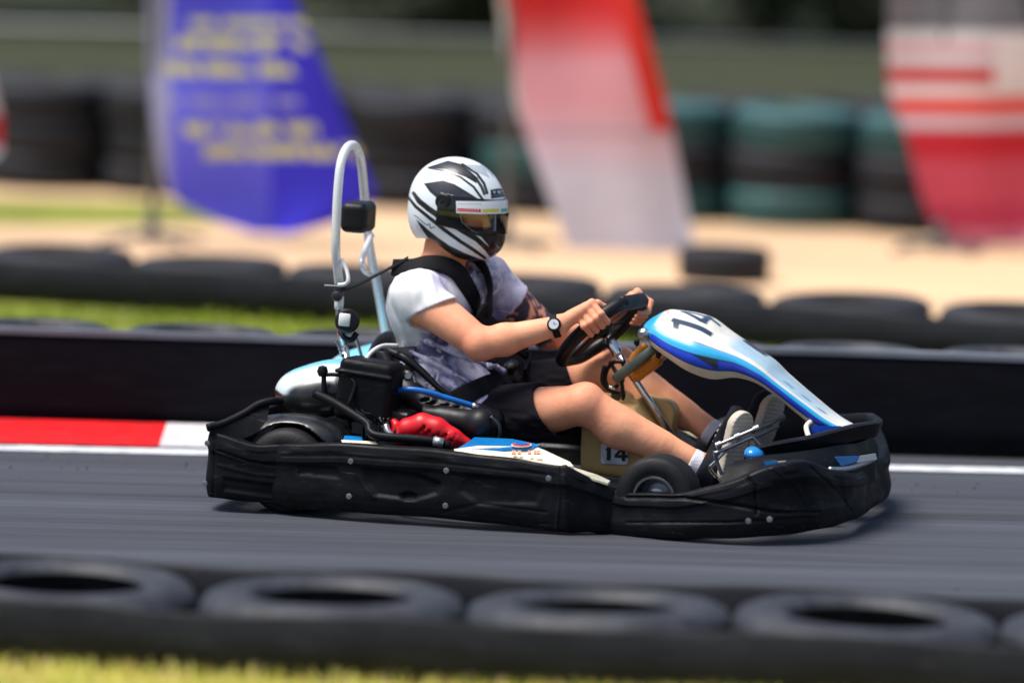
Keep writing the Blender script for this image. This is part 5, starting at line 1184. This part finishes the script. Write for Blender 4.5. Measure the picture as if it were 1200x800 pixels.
# ---- shoes and socks
def shoe(an, heel, toe, sg):
    up = nrm(toe-heel); L_ = np.linalg.norm(toe-heel); sn = nrm(V(up[2], 0, -up[0])+V(0, -.55 if sg < 0 else -.50, 0)); sn = nrm(sn-up*(sn@up)); sd_ = np.cross(up, sn); c0 = (heel+toe)/2
    A = np.stack([up, sd_, sn]); s = SDF(c0-.19, c0+.19, .0032)
    g = lambda a, b, c: c0+up*a+sd_*b+sn*c
    h = L_/2
    s.cap(g(-h+.036, 0, -.030), g(h-.042, 0, -.020), .036, .036, k=.01); s.ell(g(h-.05, 0, -.022), (.055, .046, .034), A, k=.02); s.ell(g(-h+.045, 0, -.035), (.048, .037, .045), A, k=.02)
    s.cap(g(-h+.055, 0, -.045), an+(nrm(an-c0)*.012), .043, .043, k=.03); s.cap(an, an+V(.035, 0, -.035), .046, .040, k=.02); s.cap(g(-.01, 0, -.045), g(h-.08, 0, -.030), .030, .030, k=.02)
    s.half(g(0, 0, -.004), sn); tip = an+(J['nkn' if sg < 0 else 'fkn']-an)*.05; dk = nrm(J['nkn' if sg < 0 else 'fkn']-an); s.half(tip, dk); s.cap(an-dk*.02, an+dk*.06, .034, .035, k=0, op='sub')
    v, q = s.net(); o = mesh('shoe', v, q, 'shoe_upper', person)
    s = SDF(c0-.19, c0+.19, .0032); s.cap(g(-h+.038, 0, .008), g(h-.048, 0, .008), .040, .047, k=0); s.ell(g(-.0, 0, .008), (.07, .040, .05), A, k=.01); s.half(g(0, 0, .020), sn); s.half(g(0, 0, -.010), -sn)
    for k in range(-9, 10): s.box(g(k*.013, 0, .0215), (.0018, .05, .0035), A, .0005, 0, 'sub')
    v, q = s.net(); mesh('sole', v, q, 'shoe_sole', o)
    mb = MB()
    for k in range(5): a_ = -.02+k*.017; mb.add(*tube_geo([g(a_, -.020, -.066+k*.003), g(a_+.003, 0, -.074+k*.003), g(a_, .020, -.066+k*.003)], .0028, 6, 3))
    mb.build('laces', 'sock', o)
    s = SDF(an-.09, an+.09, .004); s.cap(an-dk*.02, an+dk*.062, .0415, .0405, k=0); s.half(an+dk*.052, dk); v, q = s.net(); mesh('sock', v, q, 'sock', person)
shoe(J['nan'], K(848, 567, -.14), K(870, 480, -.145), -1)
shoe(J['fan'], K(884, 535, .14), K(908, 461, .15), 1)

# ---- wrist watch
wr, el = J['nwr'], J['nel']; d = nrm(wr-el); c = wr-d*.010
wv = nrm(K(650, 379, -.24)-c); wv = nrm(wv-d*(wv@d))
v, f = lathe_geo([(.033, -.011), (.0355, -.009), (.0355, .009), (.033, .011), (.031, .009), (.031, -.009)], c, d, 32, True); wt = mesh('wrist_watch', v, f, 'strap', person, angle=40)
v, f = lathe_geo([(.021, 0), (.0215, .004), (.020, .011), (.016, .012), (.0155, .010)], c+wv*.030, wv, 28); mesh('watch_case', v, f, 'smooth_black', wt, angle=30)
v, f = lathe_geo([(.0150, 0), (.0150, .0012)], c+wv*.0402, wv, 28); mesh('watch_face', v, f, 'white_metal', wt, angle=30)
mb = MB(); t1 = frame(wv)
mb.add(*box_geo(c+wv*.0418+t1[0]*.004, (.009, .0016, .0008), t1, .0003)); mb.add(*box_geo(c+wv*.0418+t1[1]*.003, (.0014, .008, .0008), t1, .0003)); mb.build('watch_hands', 'letter_black', wt)

# ---- safety harness (belongs to the kart)
def band(name, pts, wd, wdir, th=.0035, par=kart, m_='strap'):
    v, f = tube_geo([np.asarray(q) for q in pts], .01, 12, 8, flat=(wd, th, wdir)); return mesh(name, v, f, m_, par, angle=50)
hr = empty('harness', tuple(K(560, 440, 0))); hr.parent = kart; ORG[hr.name] = K(560, 440, 0)
band('shoulder_belt', KL((398, 341, -.165), (430, 328, -.135), (462, 311, -.12), (478, 302, -.115)), .016, V(0, 1, .3), .002, hr)
def surf(px, py, y0, off=.006):
    """shirt surface point seen at the photo position, pushed outwards"""
    d = np.linalg.norm(SP-np.array([px, py]), axis=1)+np.where(np.abs(SV[:, 1]-y0) > .13, 1e3, 0); k = np.where(d < d.min()+1.5)[0]; r = V(-sT*0, -1, 0); b = k[np.argmin(SV[k, 1])]; return SV[b]
SV = pv; SP = proj(pv)
S1 = [K(461, 312, -.115)] + [surf(a, b, y) for (a, b, y) in ((478, 303, -.10), (500, 299, -.09), (520, 305, -.09), (536, 322, -.09), (548, 342, -.08), (558, 360, -.07), (568, 380, -.06), (580, 405, -.05))]+[K(590, 440, -.03)]
ch = J['chest']+V(0, 0, .02)
def out(P): n = nrm(P-(J['waist']*.5+J['chest']*.5+V(0, 0, .0))); return P+n*.010
S1 = [S1[0]]+[out(q) for q in S1[1:-1]]+[S1[-1]]
def band2(name, pts, wd, th, par=hr, m_='strap', cen=None, sm=8):
    """belt lying on the body: its width runs across the path, in the surface"""
    Pc = catmull(pts, sm); T = np.gradient(Pc, axis=0); T /= np.linalg.norm(T, axis=1)[:, None]; c0 = J['waist']; c1 = J['neck']; ab = c1-c0
    v = []; n = len(Pc); a = np.linspace(0, 2*np.pi, 16, endpoint=False)
    for i in range(n):
        t = ((Pc[i]-c0)@ab)/(ab@ab); t = min(.85, max(-.4, t)); N_ = nrm(Pc[i]-(c0+ab*t)) if cen is None else nrm(Pc[i]-cen); N_ = nrm(N_-T[i]*(N_@T[i])); B = np.cross(T[i], N_); w_ = wd[0]+(wd[1]-wd[0])*i/(n-1)
        ca, sa = np.cos(a), np.sin(a); v.append(Pc[i]+np.outer(np.sign(ca)*np.abs(ca)**.35*w_, B)+np.outer(np.sign(sa)*np.abs(sa)**.5*th, N_))
    v = np.vstack(v); f = [(i*16+k, i*16+(k+1) % 16, (i+1)*16+(k+1) % 16, (i+1)*16+k) for i in range(n-1) for k in range(16)]+[tuple(range(15, -1, -1)), tuple((n-1)*16+k for k in range(16))]
    return mesh(name, v, f, m_, par, angle=50)
band2('shoulder_pad', [S1[0]+V(0, 0, -.004)]+S1[1:-1], (.026, .030), .009)
band2('shoulder_belt', S1[-4:], (.020, .020), .005)
S2 = [p_*V(1, -1, 1)+V(.05, .0, 0) for p_ in S1]; band2('shoulder_pad', S2[:-1], (.026, .028), .008); band2('shoulder_belt', S2[-4:], (.020, .020), .005)
LB = KL((524, 474, -.205), (538, 466, -.20), (556, 457, -.18), (574, 449, -.135), (590, 445, -.08), (602, 444, -.02))
band2('lap_belt', LB, (.030, .026), .005, cen=J['pelvis']+V(-.02, 0, 0)); band2('lap_belt', [q*MY for q in LB], (.030, .026), .005, cen=J['pelvis']+V(-.02, 0, 0))
mb = MB(); mb.add(*box_geo(K(603, 442, -.02), (.045, .05, .022), frame(V(.8, -.2, .5)), .008)); mb.add(*box_geo(K(598, 430, -.03), (.03, .05, .05), frame(V(.8, -.2, .5)), .01)); mb.build('buckle', 'smooth_black', hr)
v, f = tube_geo(KL((598, 458, .16), (607, 463, .15), (616, 472, .14)), .012, 10, 3); mesh('seat_bracket', v, f, 'tank_plastic', kart)

# =================================================================== CAMERA, LIGHT, WORLD
cd = bpy.data.cameras.new('camera'); cam = bpy.data.objects.new('camera', cd); COL.objects.link(cam)
cd.sensor_width = 36; cd.sensor_fit = 'HORIZONTAL'; cd.lens = F/1200*36; cd.clip_end = 1000; cd.clip_start = .1
M = Matrix(((RR[0], UU[0], -FW[0], 0), (RR[1], UU[1], -FW[1], 0), (RR[2], UU[2], -FW[2], H), (0, 0, 0, 1))); cam.matrix_world = M
cd.dof.use_dof = True; cd.dof.focus_distance = 15.05; cd.dof.aperture_fstop = .95; cd.dof.aperture_blades = 0
scene.camera = cam
SE, SA = math.radians(68), math.radians(-165)      # sun elevation; azimuth of the direction it comes from, measured from +x
sdv = V(math.cos(SE)*math.cos(SA), math.cos(SE)*math.sin(SA), math.sin(SE))
sl_ = bpy.data.lights.new('sun', 'SUN'); sl_.energy = 4.8; sl_.angle = math.radians(30); sl_.color = (1, .96, .9); so_ = bpy.data.objects.new('sun', sl_); COL.objects.link(so_)
so_.rotation_euler = Vector(tuple(sdv)).to_track_quat('Z', 'Y').to_euler()
w = bpy.data.worlds.new('World'); scene.world = w; w.use_nodes = True; nt = w.node_tree; sk = nt.nodes.new('ShaderNodeTexSky'); sk.sky_type = 'NISHITA'; sk.sun_disc = False
sk.sun_elevation = SE; sk.sun_rotation = math.pi/2-SA; sk.dust_density = 2.5; sk.air_density = 1.0; sk.ozone_density = 1.0
bg = nt.nodes['Background']; bg.inputs['Strength'].default_value = .14; nt.links.new(sk.outputs[0], bg.inputs[0])
scene.view_settings.view_transform = 'Standard'; scene.view_settings.look = 'None'; scene.view_settings.exposure = 0; scene.view_settings.gamma = 1
